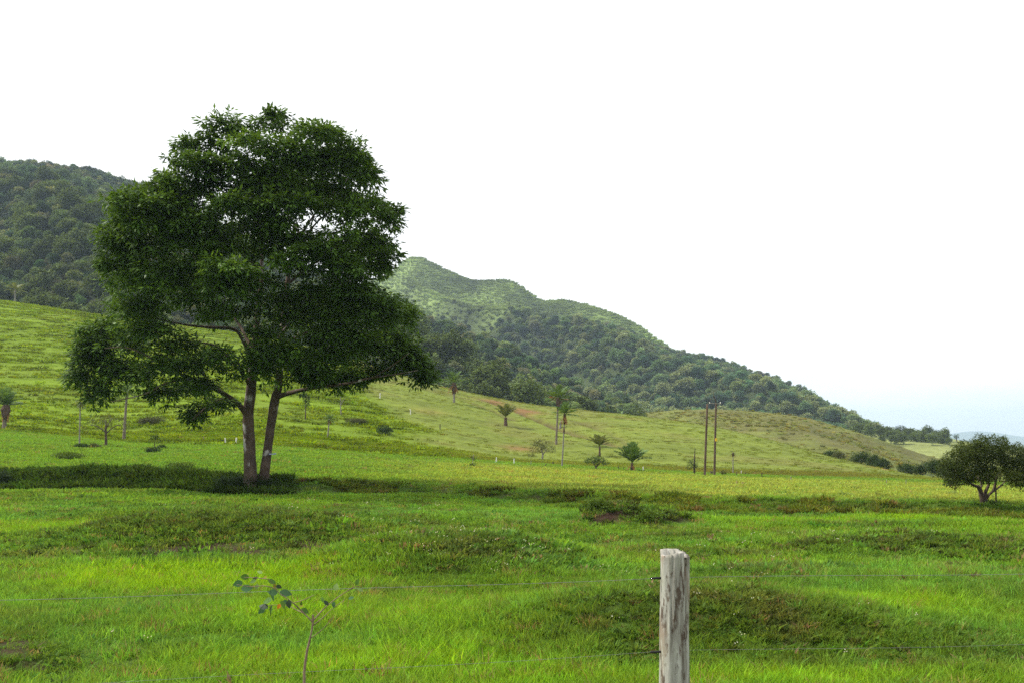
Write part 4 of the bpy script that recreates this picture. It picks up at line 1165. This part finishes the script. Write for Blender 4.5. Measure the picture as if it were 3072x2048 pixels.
# ------------------------------------------------------------------ small trees on and below the slope
small_tree(318, 1338, [(300, 1262, 34, 16), (340, 1258, 36, 18), (270, 1275, 26, 12), (368, 1272, 24, 12), (318, 1280, 30, 12), (255, 1292, 14, 8), (318, 1248, 20, 10), (380, 1290, 12, 8)],
           [([(318, 1342), (318, 1310), (317, 1285), (318, 1262)], [4.2, 3.4, 3.0, 1.5]), ([(318, 1300), (340, 1280, 5), (362, 1272, 8)], [2, 1.5, .8]), ([(318, 1295), (295, 1280, -5), (270, 1272, -8)], [2, 1.5, .8]), ([(318, 1288), (330, 1262, 4), (345, 1248, 6)], [1.6, 1.2, .6])],
           'small sparse brownish tree with straight stem left of the big tree', M_BUSH2, M_BARK2, 4.0, seed=41, per=3.2, leaves=5)
small_tree(918, 1257, [(919, 1195, 9, 12), (914, 1182, 8, 7), (922, 1208, 8, 8)], [([(916, 1258), (917, 1230), (918, 1185)], [2, 1.6, .8])], 'slender sapling on the hillside above the short dark-headed palm', M_BUSH, M_BARK2, 4, name='sapling', seed=42)
small_tree(1022, 1243, [(1022, 1190, 16, 14), (1012, 1200, 10, 8), (1034, 1198, 10, 8)], [([(1023, 1244), (1022, 1220), (1022, 1190)], [2, 1.6, .8]), ([(1022, 1215), (1033, 1195)], [1.2, .6])], 'thin greyish sapling high on the green hillside', M_BUSH2, M_GREYBARK, 4, name='sapling', seed=43, per=1.6, leaves=4)
small_tree(464, 1347, [(466, 1310, 10, 5), (460, 1312, 7, 4), (473, 1311, 7, 4)], [([(464, 1348), (464, 1330), (466, 1310)], [1.3, 1.1, .8])], 'tiny flat-topped sapling on the flat ground left of the trunks', M_BUSH, M_BARK2, 4, name='sapling', seed=44)
small_tree(1626, 1377, [(1610, 1340, 24, 15), (1640, 1345, 24, 14), (1625, 1330, 22, 12), (1655, 1348, 12, 8), (1596, 1360, 12, 10)], [([(1626, 1378), (1628, 1362), (1622, 1340)], [3, 2.4, 1.4]), ([(1627, 1366), (1640, 1345)], [2, 1])], 'small rounded tree with pale stems below the tall palms', M_BUSH2, M_GREYBARK, 4, seed=45, per=6, leaves=5)
small_tree(1788, 1407, [(1775, 1382, 20, 9), (1800, 1384, 22, 9), (1788, 1376, 22, 8), (1816, 1386, 10, 6), (1764, 1385, 10, 7)], [([(1788, 1408), (1787, 1398), (1778, 1384)], [2.6, 2.2, 1.2]), ([(1788, 1402), (1795, 1392), (1805, 1382)], [2, 1.6, .8])], 'small flat-topped dark tree below the upright palm', M_BUSH, M_BARK2, 4, seed=46, per=9)
small_tree(2083, 1422, [(2068, 1387, 7, 6), (2084, 1395, 7, 8), (2078, 1380, 5, 4), (2067, 1402, 5, 5)], [([(2083, 1424), (2083, 1400), (2084, 1370), (2085, 1343)], [3.4, 2.8, 1.8, .7]), ([(2083, 1395), (2074, 1388), (2067, 1384)], [1.3, 1, .5])], 'half-dead slender tree standing left of the utility poles', M_BUSH, M_DPOST, 3.5, name='dead_tree', seed=47)
small_tree(1420, 1392, [(1421, 1372, 3, 3)], [([(1418, 1394), (1419, 1378), (1421, 1362)], [1.4, 1.2, .7])], 'thin whitish sapling with a dark clump at its foot', M_BUSH2, M_GREYBARK, 4, name='sapling', seed=48)
bush(1417, 1399, 18, 10, 'dark clump at the foot of the thin whitish sapling', seed=81)
bush(460, 1356, 44, 18, 'dark bush at the foot of the tiny flat-topped sapling', seed=82)
bush(240, 1342, 46, 12, 'low dark bush at the foot of the thin ragged palm', seed=83)
bush(285, 1342, 40, 12, 'low grey-green bush left of the small brownish tree', mat=M_BUSH2, seed=84)
bush(205, 1377, 90, 22, 'spreading green weeds on the flat ground above the left bank', seed=85, mat=M_WEED)
bush(530, 1408, 76, 24, 'clump of green reedy weeds left of the twin trunks', seed=86, mat=M_WEED)
bush(445, 1275, 80, 26, 'greyish scrub on the lush hillside left of the twin trunks', mat=M_BUSH2, seed=87)
bush(1155, 1300, 56, 24, 'dark bush in the hollow of the lush hillside', seed=88)
bush(1070, 1270, 60, 16, 'low brownish bush beside the hollow of the lush hillside', mat=M_BUSH2, seed=89)
bush(2170, 1425, 16, 16, 'small grey bush right of the right utility pole', mat=M_BUSH2, seed=90)
bush(1800, 1524, 90, 22, 'dark green weeds growing over the top of the bare earth mound', seed=91, n=8, mat=M_WEED)
bush(1945, 1556, 90, 26, 'leafy clump at the front of the bare earth mound', seed=92, n=9, mat=M_WEED)
bush(480, 1345, 30, 14, 'tiny dark bush right of the tiny flat-topped sapling', seed=93)

# shrubs just behind the crest of the right-hand slope
for i, (u, vt, w_, lab) in enumerate([(2490, 1348, 36, 'leftmost dark shrub behind the crest of the right-hand slope'), (2517, 1353, 30, 'reddish dark shrub next to the leftmost one behind the slope crest'), (2577, 1352, 44, 'round dark shrub behind the middle of the slope crest'),
                                      (2618, 1364, 40, 'green shrub right of the round dark shrub behind the slope crest'), (2655, 1375, 46, 'low shrub trailing down behind the slope crest'), (2725, 1386, 50, 'low dark hedge shrub left of the round tree at the right edge'), (2762, 1384, 40, 'shrub halfway between the low hedge shrub and the round tree'),
                                      (2800, 1372, 50, 'tall dark shrub directly left of the round tree'), (2836, 1378, 50, 'tall shrub half hidden behind the round tree')]):
    s_ = (u - CX) / F; yy = float(T_yc(s_)) + 7.0; z_ = float(ground_z(s_ * yy, yy))
    h_ = (EYE + (HZ - vt) / F * yy - z_) / yy * F
    bush(u, 0, w_ * 1.15, h_ * 1.05, lab, pos=(s_ * yy, yy, z_), seed=100 + i, n=7, mat=M_BUSH2 if i == 1 else M_BUSH)

# trees on the low ridge at the right
rt = np.random.default_rng(77)
k_ = 0
for (u0, u1, n_, yy, h0, h1) in [(2560, 2850, 30, 615, 6, 9.5), (2640, 2840, 14, 570, 5, 8)]:
    for i in range(n_):
        u = u0 + (u1 - u0) * (i + rt.uniform(.1, .9)) / n_; y = yy + rt.uniform(-30, 30); x = (u - CX) / F * y
        z = max(float(ridge(x, y)), -8); h = rt.uniform(h0, h1)
        o = link('ridge_tree', fp_e[k_ % 6], None, (x, y, z + h * .05), (0, 0, rt.uniform(0, 6)), (h * .5, h * .5, h * .6)); k_ += 1
        tag(o, 'dark tree in the wood on the low ridge beyond the right-hand slope', 'tree', 'trees of the wood on the low ridge')
for (u, vt, w_, lab) in [(2702, 1277, 26, 'umbrella-shaped tree rising above the wood on the low ridge'), (2788, 1283, 24, 'tall round tree rising above the right end of the ridge wood'), (2812, 1290, 22, 'flat-topped tree at the right end of the ridge wood'), (2870, 1302, 9, 'tiny lone tree on the skyline beyond the low ridge'), (2640, 1274, 22, 'round tree standing out at the left end of the ridge wood')]:
    y = 625.0; x = (u - CX) / F * y; k = y / F
    vb = HZ - (float(ridge(x, y)) - EYE) / k
    small_tree(u, vb, [(u, vt + 6, w_ * .5, 6), (u - w_ * .3, vt + 8, w_ * .32, 5), (u + w_ * .3, vt + 8, w_ * .32, 5)], [([(u, vb + 3), (u, (vb + vt) / 2), (u, vt + 6)], [1.6, 1.3, .8])], lab, M_BUSH, M_BARK2, 3.0, name='ridge_tree', pos=(x, y, float(ridge(x, y))), seed=int(u), leaves=6)

# ------------------------------------------------------------------ utility poles
def upole(u0, v0, u1, v1, label, dressed):
    p = hit(u0, v0); y = p[1]; k = y / F
    o = empty('utility_pole', p)
    top = at(u1, v1, y) - p
    V, fl = tube([(0, 0, -.3), top * .5, top], [3.6 * k, 3.2 * k, 2.9 * k], 12, .03, 3)
    link('shaft', mesh_from('shaft', V, fl, M_POLE, True), o)
    if dressed:
        ym = noise_mat('yellow_enamel', (.62, .38, .03), (.72, .46, .05), 20, bump=0)
        q = at((u0 + u1) / 2 + 2, 1318, y) - p
        V, fl = tube([q + np.array([0, 0, -4 * k]), q + np.array([0, 0, 0]), q + np.array([0, 0, 4 * k])], [4.2 * k] * 3, 12, 0)
        link('yellow_band', mesh_from('yellow_band', V, fl, ym), o)
        tp = top
        V, fl = tube([tp + np.array(d) * k for d in ((0, 0, -2), (-1, 0, 10), (-4, 0, 18), (-7, 0, 26), (-7, 0, 38))], [2.0 * k, 1.8 * k, 1.5 * k, 1.0 * k, .5 * k], 6, .1)
        link('bent_cable_end', mesh_from('bent_cable_end', V, fl, M_DPOST), o)
        V, fl = tube([tp + np.array(d) * k for d in ((-7, 0, 18), (-14, 0, 15), (-20, 0, 8), (-24, 0, 2))], [.7 * k, .7 * k, .6 * k, .4 * k], 5, .1)
        link('cable', mesh_from('cable', V, fl, M_DPOST), o)
        V, fl = tube([tp + np.array([-22 * k, -.2, 2 * k]), tp + np.array([0, -.2, 1 * k]), tp + np.array([14 * k, -.2, 0])], [.9 * k] * 3, 6, 0)
        link('crossarm', mesh_from('crossarm', V, fl, M_GREYBARK), o)
        for dx in (-20, 12):
            V, fl = tube([tp + np.array([dx * k, -.2, 1 * k]), tp + np.array([dx * k, -.2, 4 * k]), tp + np.array([dx * k, -.2, 6 * k])], [1.3 * k, 1.6 * k, .6 * k], 7, 0)
            link('insulator', mesh_from('insulator', V, fl, M_WPOST), o)
    return tag(o, label, 'utility pole')
upole(2114, 1427, 2122, 1211, 'plain dark wooden utility pole, left of the pair', False)
upole(2143, 1427, 2148, 1211, 'wooden utility pole with yellow band and bent cable, right of the pair', True)
# stump between the poles
p = hit(2134, 1424); k = p[1] / F
V, fl = tube([(0, 0, -.1), (0, 0, 5 * k), (.02, 0, 10 * k)], [5 * k, 4.5 * k, 4.2 * k], 10, .2)
tag(link('stump', mesh_from('stump', V, fl, M_DPOST), None, p), 'dark tree stump between the feet of the two utility poles', 'stump')

# ------------------------------------------------------------------ far fence posts
def fpost(u, vb, h, w_, mat, label, group):
    p = hit(u, vb); k = p[1] / F; r = np.random.default_rng(int(u))
    V, fl = tube([(0, 0, -.1), (r.normal(0, .02), 0, h * k * .5), (r.normal(0, .03), 0, h * k)], [w_ * k * .5, w_ * k * .5, w_ * k * .45], 7, .06, int(u))
    return tag(link('fence_post', mesh_from('fence_post', V, fl, mat), None, p), label, 'fence post', group)
G1 = 'fence posts along the foot of the slope'; G2 = 'fence posts climbing the slope'
for (u, v, h, w_, m_, lab, gp) in [
    (1140, 1194, 16, 3, M_WPOST, 'topmost white fence post climbing the slope', G2), (1231, 1242, 16, 3, M_WPOST, 'second white fence post climbing the slope', G2), (1320, 1286, 15, 3, M_DPOST, 'dark fence post climbing the slope below the white ones', G2),
    (1489, 1388, 17, 3.5, M_WPOST, 'left of two white posts at the foot of the slope', G1), (1543, 1392, 17, 3.5, M_WPOST, 'right of two white posts at the foot of the slope', G1),
    (1593, 1394, 12, 2, M_GREYBARK, 'thin grey post right of the two white posts', G1), (1637, 1399, 9, 4, M_DPOST, 'short dark post below the small rounded tree', G1), (1659, 1393, 9, 4, M_DPOST, 'short dark post left of the compact palm foot', G1),
    (1856, 1410, 13, 2.5, M_DPOST, 'dark post left of the bushy palm', G1), (1871, 1410, 11, 2, M_DPOST, 'thin dark post close to the bushy palm', G1), (1930, 1413, 14, 3.5, M_WPOST, 'white post right of the bushy palm', G1),
    (2210, 1428, 13, 3, M_DPOST, 'dark post right of the thin grey palm', G1), (2224, 1420, 9, 2, M_WPOST, 'tiny white post right of the thin grey palm', G1), (2237, 1424, 9, 2, M_DPOST, 'second dark post right of the thin grey palm', G1), (2286, 1431, 14, 3, M_DPOST, 'dark post standing alone left of the far right slope', G1),
    (2373, 1440, 12, 3, M_GREYBARK, 'grey post at the foot of the far right slope', G1), (676, 1330, 17, 4, M_WPOST, 'white post left of the big trunks, further from them', G1), (708, 1329, 17, 4.5, M_WPOST, 'white post left of the big trunks, nearer to them', G1), (610, 1318, 9, 2.5, M_GREYBARK, 'short pale post on the hill foot left of the white posts', G1),
    (2660, 1452, 14, 2, M_GREYBARK, 'thin grey stick at the foot of the slope by the red earth', G1), (2718, 1456, 18, 2, M_GREYBARK, 'thin grey stick left of the round tree', G1)]:
    fpost(u, v, h, w_, m_, lab, gp)

# ------------------------------------------------------------------ foreground fence
PY = 5.98
px = (2022.5 - CX) / F * PY; k = PY / F
pz = float(ground_z(px, PY)); ztop = EYE + (HZ - 1659) * k
FP = empty('fence_post', (px, PY, pz))
tag(FP, 'weathered grey wooden fence post in the foreground', 'fence post')
NS, NR = 72, 70
th = np.arange(NS) * 2 * math.pi / NS
zz = np.concatenate([[-.3], np.linspace(0, ztop - pz, NR)])
TH, ZZ = np.meshgrid(th, zz)
H = ztop - pz
cxn = np.cos(TH) * 1.0; syn = np.sin(TH)
rad = 43 * k * np.ones_like(TH) * (1.02 - .05 * (ZZ / H))
rad *= 1 + .05 * np.sin(3 * TH + .8) + .03 * np.sin(5 * TH + ZZ * 1.5)
rad += .006 * (fbm(TH * 6.5 + 40, ZZ * 3.0 + 9, 4, 7) - .5) * 2
rad += .0045 * (fbm(TH * 16 + 40, ZZ * 2.2, 3, 9) - .5) * 2
def groove(t0, wdt, dep, z0, z1, drift):
    d = np.angle(np.exp(1j * (TH - t0 - drift * np.sin(ZZ * 5 + t0 * 3))))
    m = sstep((ZZ - z0) / .12) * sstep((z1 - ZZ) / .06)
    return -dep * np.exp(-(d / wdt) ** 2) * m
F0 = -math.pi / 2      # towards the camera
for a in [(F0 + .95, .07, .030, H - .62, H + 1, .03), (F0 - .33, .035, .010, H - .55, H + 1, .04), (F0 + .25, .03, .008, H - .9, H - .05, .05), (F0 - .75, .03, .007, 0, H - .3, .04), (F0 + .05, .035, .010, 0, H - .55, .05), (F0 - .1, .03, .008, H - 1.0, H - .4, .05),
          (F0 + .62, .04, .010, 0, H - .35, .05), (F0 + 1.2, .12, .016, H - .18, H - .06, 0), (F0 - 1.15, .03, .008, 0, H, .03), (F0 + 2.2, .05, .012, 0, H, .04), (F0 - 2.1, .05, .012, 0, H, .04), (F0 + .42, .03, .007, .1, H - .7, .04)]:
    rad += groove(*a)
ztp = np.where(ZZ > H - .02, 0, 0) + .0
VX = rad * np.cos(TH); VY = rad * np.sin(TH); VZ = ZZ.copy()
# broken, uneven top
lastr = VZ[-1]
ang = np.angle(np.exp(1j * (th - F0)))
lastr += .010 * np.sin(ang * 2 + 1) + .012 * fbm(th * 4 + 3, th * 0, 3, 5) - np.where((ang > .80) & (ang < 1.08), .07, 0) - np.where((ang >= 1.08) & (ang < 1.6), .012, 0) - np.where(np.abs(ang) > 2.0, -.008, .004)
VZ[-1] = lastr
V = np.stack([VX, VY, VZ], -1).reshape(-1, 3)
idx = np.arange(len(V)).reshape(len(zz), NS)
Q = np.stack([idx[:-1], np.roll(idx[:-1], -1, 1), np.roll(idx[1:], -1, 1), idx[1:]], -1).reshape(-1, 4)
# sunken rotten top
ring1 = np.stack([VX[-1] * .72, VY[-1] * .72, lastr - .004 + .010 * fbm(th * 3, th * 0 + 4, 2, 3)], -1)
ring2 = np.stack([VX[-1] * .45, VY[-1] * .45, lastr * 0 + H - .045], -1)
b = len(V); V = np.vstack([V, ring1, ring2, [[0, 0, H - .06]]])
i1 = b + np.arange(NS); i2 = i1 + NS
Q = np.vstack([Q, np.stack([idx[-1], np.roll(idx[-1], -1), np.roll(i1, -1), i1], -1), np.stack([i1, np.roll(i1, -1), np.roll(i2, -1), i2], -1)])
Tt = np.stack([i2, np.roll(i2, -1), np.full(NS, len(V) - 1)], -1)

def post_mat():
    m, nt, out = mat_new('weathered_post'); L = nt.links
    tc = nt.nodes.new('ShaderNodeTexCoord')
    def nz(scale, st, det=6, rough=.65):
        mp = nt.nodes.new('ShaderNodeMapping'); mp.inputs['Scale'].default_value = st
        L.new(tc.outputs['Object'], mp.inputs['Vector'])
        n = nt.nodes.new('ShaderNodeTexNoise'); n.inputs['Scale'].default_value = scale; n.inputs['Detail'].default_value = det; n.inputs['Roughness'].default_value = rough
        L.new(mp.outputs['Vector'], n.inputs['Vector']); return n.outputs['Fac']
    def rampn(f, els):
        r = nt.nodes.new('ShaderNodeValToRGB')
        while len(r.color_ramp.elements) < len(els): r.color_ramp.elements.new(.5)
        for e, (p_, c_) in zip(r.color_ramp.elements, els): e.position = p_; e.color = (*c_, 1)
        L.new(f, r.inputs['Fac']); return r.outputs['Color']
    def mix(f, a, c_):
        x = nt.nodes.new('ShaderNodeMixRGB'); L.new(f, x.inputs['Fac']); L.new(a, x.inputs['Color1'])
        x.inputs['Color2'].default_value = (*c_, 1); return x.outputs['Color']
    f1 = nz(22, (1, 1, .10)); f2 = nz(9, (1, 1, .28)); f3 = nz(20, (1, 1, .30)); f4 = nz(26, (1, 1, .14)); f5 = nz(24, (1, 1, .5)); f6 = nz(9, (1, 1, .25))
    c = rampn(f1, [(.34, (.13, .115, .095)), (.48, (.28, .265, .235)), (.64, (.42, .41, .37))])
    c = mix(rampn(f2, [(.50, (0, 0, 0)), (.62, (.75, .75, .75))]), c, (.31, .31, .25))
    c = mix(rampn(f6, [(.53, (0, 0, 0)), (.64, (.65, .65, .65))]), c, (.21, .125, .07))
    c = mix(rampn(f3, [(.55, (0, 0, 0)), (.62, (.9, .9, .9))]), c, (.075, .050, .036))
    c = mix(rampn(f4, [(.60, (0, 0, 0)), (.70, (.9, .9, .9))]), c, (.52, .50, .45))
    c = mix(rampn(f5, [(.59, (0, 0, 0)), (.66, (.85, .85, .85))]), c, (.10, .065, .045))
    pb = nt.nodes.new('ShaderNodeBsdfPrincipled'); pb.inputs['Roughness'].default_value = .95; pb.inputs['Specular IOR Level'].default_value = .1
    L.new(c, pb.inputs['Base Color'])
    bm = nt.nodes.new('ShaderNodeBump'); bm.inputs['Strength'].default_value = .9; bm.inputs['Distance'].default_value = .008
    L.new(f1, bm.inputs['Height']); L.new(bm.outputs['Normal'], pb.inputs['Normal'])
    L.new(pb.outputs['BSDF'], out.inputs['Surface'])
    return m
link('shaft', mesh_from('shaft', V, [Tt, Q], post_mat(), True), FP)
M_SLEEVE = noise_mat('black_plastic_sleeve', (.012, .012, .013), (.03, .03, .032), 30, rough=.5, bump=0)
M_WIRE = noise_mat('galvanised_wire', (.13, .13, .12), (.24, .24, .23), 60, rough=.6, bump=0)
wa = np.array([-2.83, 5.5]); wb = np.array([3.27, 6.36]); wd = (wb - wa) / np.linalg.norm(wb - wa)
def wire_pt(t, z):    # t metres along the fence from the post
    q = np.array([px, PY + .02]) + wd * t
    return (q[0], q[1], z)
for (vl, lab, nm) in [(1733, 'upper thin wire of the foreground fence', 0), (1954, 'lower thin wire of the foreground fence', 1)]:
    zw = EYE + (HZ - vl) * k
    pts = []; 
    for t in np.linspace(-16, 16, 65):
        a_ = abs(t) if abs(t) < 9 else 9
        sag = -.035 * math.sin(math.pi * min(abs(t), 9) / 9) * (1 if nm == 0 else 1.3)
        tilt = (.004 * t if nm == 0 else (.012 * t if t < 0 else .004 * t))
        pts.append(wire_pt(t, zw + sag + tilt + .004 * math.sin(t * 2.3 + nm)))
    V, fl = tube(pts, [.0013 if nm == 0 else .0009] * len(pts), 5)
    tag(link('fence_wire', mesh_from('fence_wire', V, fl, M_WIRE), None), lab, 'wire')
    a0 = np.array(wire_pt(-.085, zw)); a1 = np.array(wire_pt(-.145, zw - .001))
    V, fl = tube([a0 + (0.02, 0, 0), (a0 + a1) / 2, a1], [.0075, .0075, .006], 8)
    link('insulator_sleeve', mesh_from('insulator_sleeve', rel(FP, V), fl, M_SLEEVE), FP)

# ------------------------------------------------------------------ foreground sapling
SY = 5.45
def cs(a, b, d=0.0): return at(600 + .2551 * a, 1650 + .2551 * b, SY + d)
b0 = cs(1225, 1560); gz = float(ground_z(b0[0] - .03, SY))
SAP = empty('young_sapling', (b0[0] - .03, SY, gz))
tag(SAP, 'young sapling with few blue-green leaves by the foreground wire', 'sapling')
M_TWIG = noise_mat('sapling_bark', (.13, .085, .06), (.25, .18, .13), 25, (1, 1, .5), .85, .3)
kk = .2551 * SY / F
TWIGS = []
def twig(nm, pp, rd, seed=0):
    V, fl = tube(pp, [q * kk for q in rd], 7, .12, seed)
    TWIGS.append((link(nm, mesh_from(nm, rel(SAP, V), fl, M_TWIG, True), SAP), V))
twig('stem', [(SAP.location.x, SY, gz - .05), (b0[0] - .015, SY, (gz + b0[2]) / 2), b0, cs(1225, 1420), cs(1255, 1200), cs(1288, 1060), cs(1310, 960), cs(1325, 860), cs(1327, 800), cs(1330, 755)], [22, 19, 16, 15, 14, 12, 11, 12, 11, 9], 1)
TW = [[(1332, 825, 0), (1450, 690, .03), (1600, 565, .05), (1740, 470, .06), (1800, 430, .06)], [(1330, 880, 0), (1450, 785, -.04), (1550, 690, -.06), (1700, 580, -.07)], [(1312, 1025, 0), (1440, 925, -.05), (1580, 770, -.09)],
      [(1318, 835, 0), (1200, 715, -.02), (1100, 620, -.04), (1000, 545, -.05), (920, 490, -.06), (880, 420, -.06), (800, 330, -.07)], [(1105, 612, -.04), (1220, 580, -.08), (1345, 520, -.1)], [(905, 455, -.06), (760, 415, -.08), (600, 425, -.1), (430, 400, -.11)],
      [(1215, 735, -.02), (1120, 690, .04), (1030, 650, .08), (850, 640, .1), (720, 660, .11)], [(800, 335, -.07), (650, 320, -.06), (520, 315, -.05)], [(1740, 470, .06), (1850, 420, .08), (1900, 470, .1)]]
for i, t in enumerate(TW):
    r0 = 8 if i in (0, 3) else 6
    twig('branch', [cs(*q) for q in t], list(np.linspace(r0, 2.5, len(t))), 10 + i)
def leafm(name, col, v=.3): return leaf_mat(name, col, v, .25, rough=.5, spec=.15)
LM = {'b': leafm('blue_green_leaf', (.060, .130, .055)), 'g': leafm('green_leaf', (.075, .15, .025)), 'd': leafm('dark_leaf', (.035, .06, .03)), 'y': leafm('yellowing_leaf', (.28, .26, .03)), 'o': leafm('orange_leaf', (.50, .18, .02)), 'p': leafm('pale_leaf', (.16, .24, .07))}
def leaf_mesh(key, seed):
    r = np.random.default_rng(seed)
    n = 7; V = []; Q = []
    for i in range(n):
        t = i / (n - 1); w_ = .33 * math.sin(math.pi * min(1, .06 + .94 * t) ** .85) + .01
        zc = -.16 * t * t
        V += [(t, -w_, zc + .10 * w_ * 2 * .6), (t, 0, zc), (t, w_, zc + .10 * w_ * 2 * .6)]
    for i in range(n - 1):
        for j in range(2): Q.append((3 * i + j, 3 * i + j + 1, 3 * i + j + 4, 3 * i + j + 3))
    return mesh_from('leaf', np.array(V), np.array(Q), LM[key], True, rnd=np.full(len(V), r.uniform(.2, .9)))
LMESH = {k_: leaf_mesh(k_, i) for i, k_ in enumerate(LM)}
LV = [(440, 390, 140, 'b', 195), (560, 440, 150, 'b', 10), (650, 325, 70, 'd', 30), (670, 415, 80, 'p', 80), (770, 310, 60, 'y', 40), (520, 310, 120, 'g', 180), (850, 365, 110, 'g', 340), (930, 425, 80, 'd', 345), (850, 490, 130, 'b', 170), (855, 560, 120, 'b', 260), (1010, 500, 160, 'b', 355),
      (780, 590, 150, 'g', 190), (740, 655, 140, 'd', 165), (720, 710, 110, 'b', 220), (830, 700, 130, 'g', 250), (925, 660, 75, 'o', 240), (980, 640, 120, 'g', 300), (1045, 635, 110, 'd', 280), (1240, 710, 110, 'g', 330), (1190, 620, 60, 'g', 80), (1480, 610, 90, 'd', 130), (1570, 640, 80, 'b', 270), (1780, 555, 75, 'b', 20),
      (1850, 370, 80, 'g', 70), (1890, 460, 90, 'p', 340), (1600, 420, 100, 'p', 80), (700, 250, 80, 'p', 150), (880, 410, 70, 'y', 90), (1000, 600, 90, 'b', 60), (620, 360, 90, 'g', 200), (1190, 650, 50, 'y', 200), (1440, 570, 70, 'g', 110)]
rl = np.random.default_rng(4)
for (a, b_, sz, key, ang) in LV:
    p = cs(a, b_, rl.uniform(-.12, .06)); L_ = sz * kk * .9
    d = np.array([math.cos(math.radians(ang)), rl.uniform(-.5, .5), math.sin(math.radians(ang))])
    base = p - d * L_ * .5
    xa = Vector(d).normalized(); up = Vector((rl.normal(0, .35), -1 + rl.normal(0, .3), .7 + rl.normal(0, .3)))
    ya = up.cross(xa).normalized(); za = xa.cross(ya)
    from mathutils import Matrix
    Mx = Matrix((xa, ya, za)).transposed().to_4x4()
    o = link('leaf', LMESH[key], min(TWIGS[1:], key=lambda q: np.min(np.linalg.norm(q[1] - base, axis=1)))[0])
    o.rotation_euler = Mx.to_euler(); o.location = rel(SAP, base); o.scale = (L_, L_, L_)

# ------------------------------------------------------------------ air
hx = noise = None
hv = np.array([(x, y, z) for x in (-11000, 11000) for y in (-380, 13000) for z in (-9.5, 420)], float)
hf = np.array([(0, 1, 3, 2), (4, 6, 7, 5), (0, 4, 5, 1), (2, 3, 7, 6), (0, 2, 6, 4), (1, 5, 7, 3)])
m, nt_, out_ = mat_new('haze')
pv = nt_.nodes.new('ShaderNodeVolumePrincipled')
pv.inputs['Color'].default_value = (0.64, 0.79, 1.0, 1)
pv.inputs['Density'].default_value = 0.00012
pv.inputs['Anisotropy'].default_value = 0.2
nt_.links.new(pv.outputs['Volume'], out_.inputs['Volume'])
tag(link('haze', mesh_from('haze', hv, hf, m)), 'thin bluish haze filling the valley air', 'haze', kind='stuff')
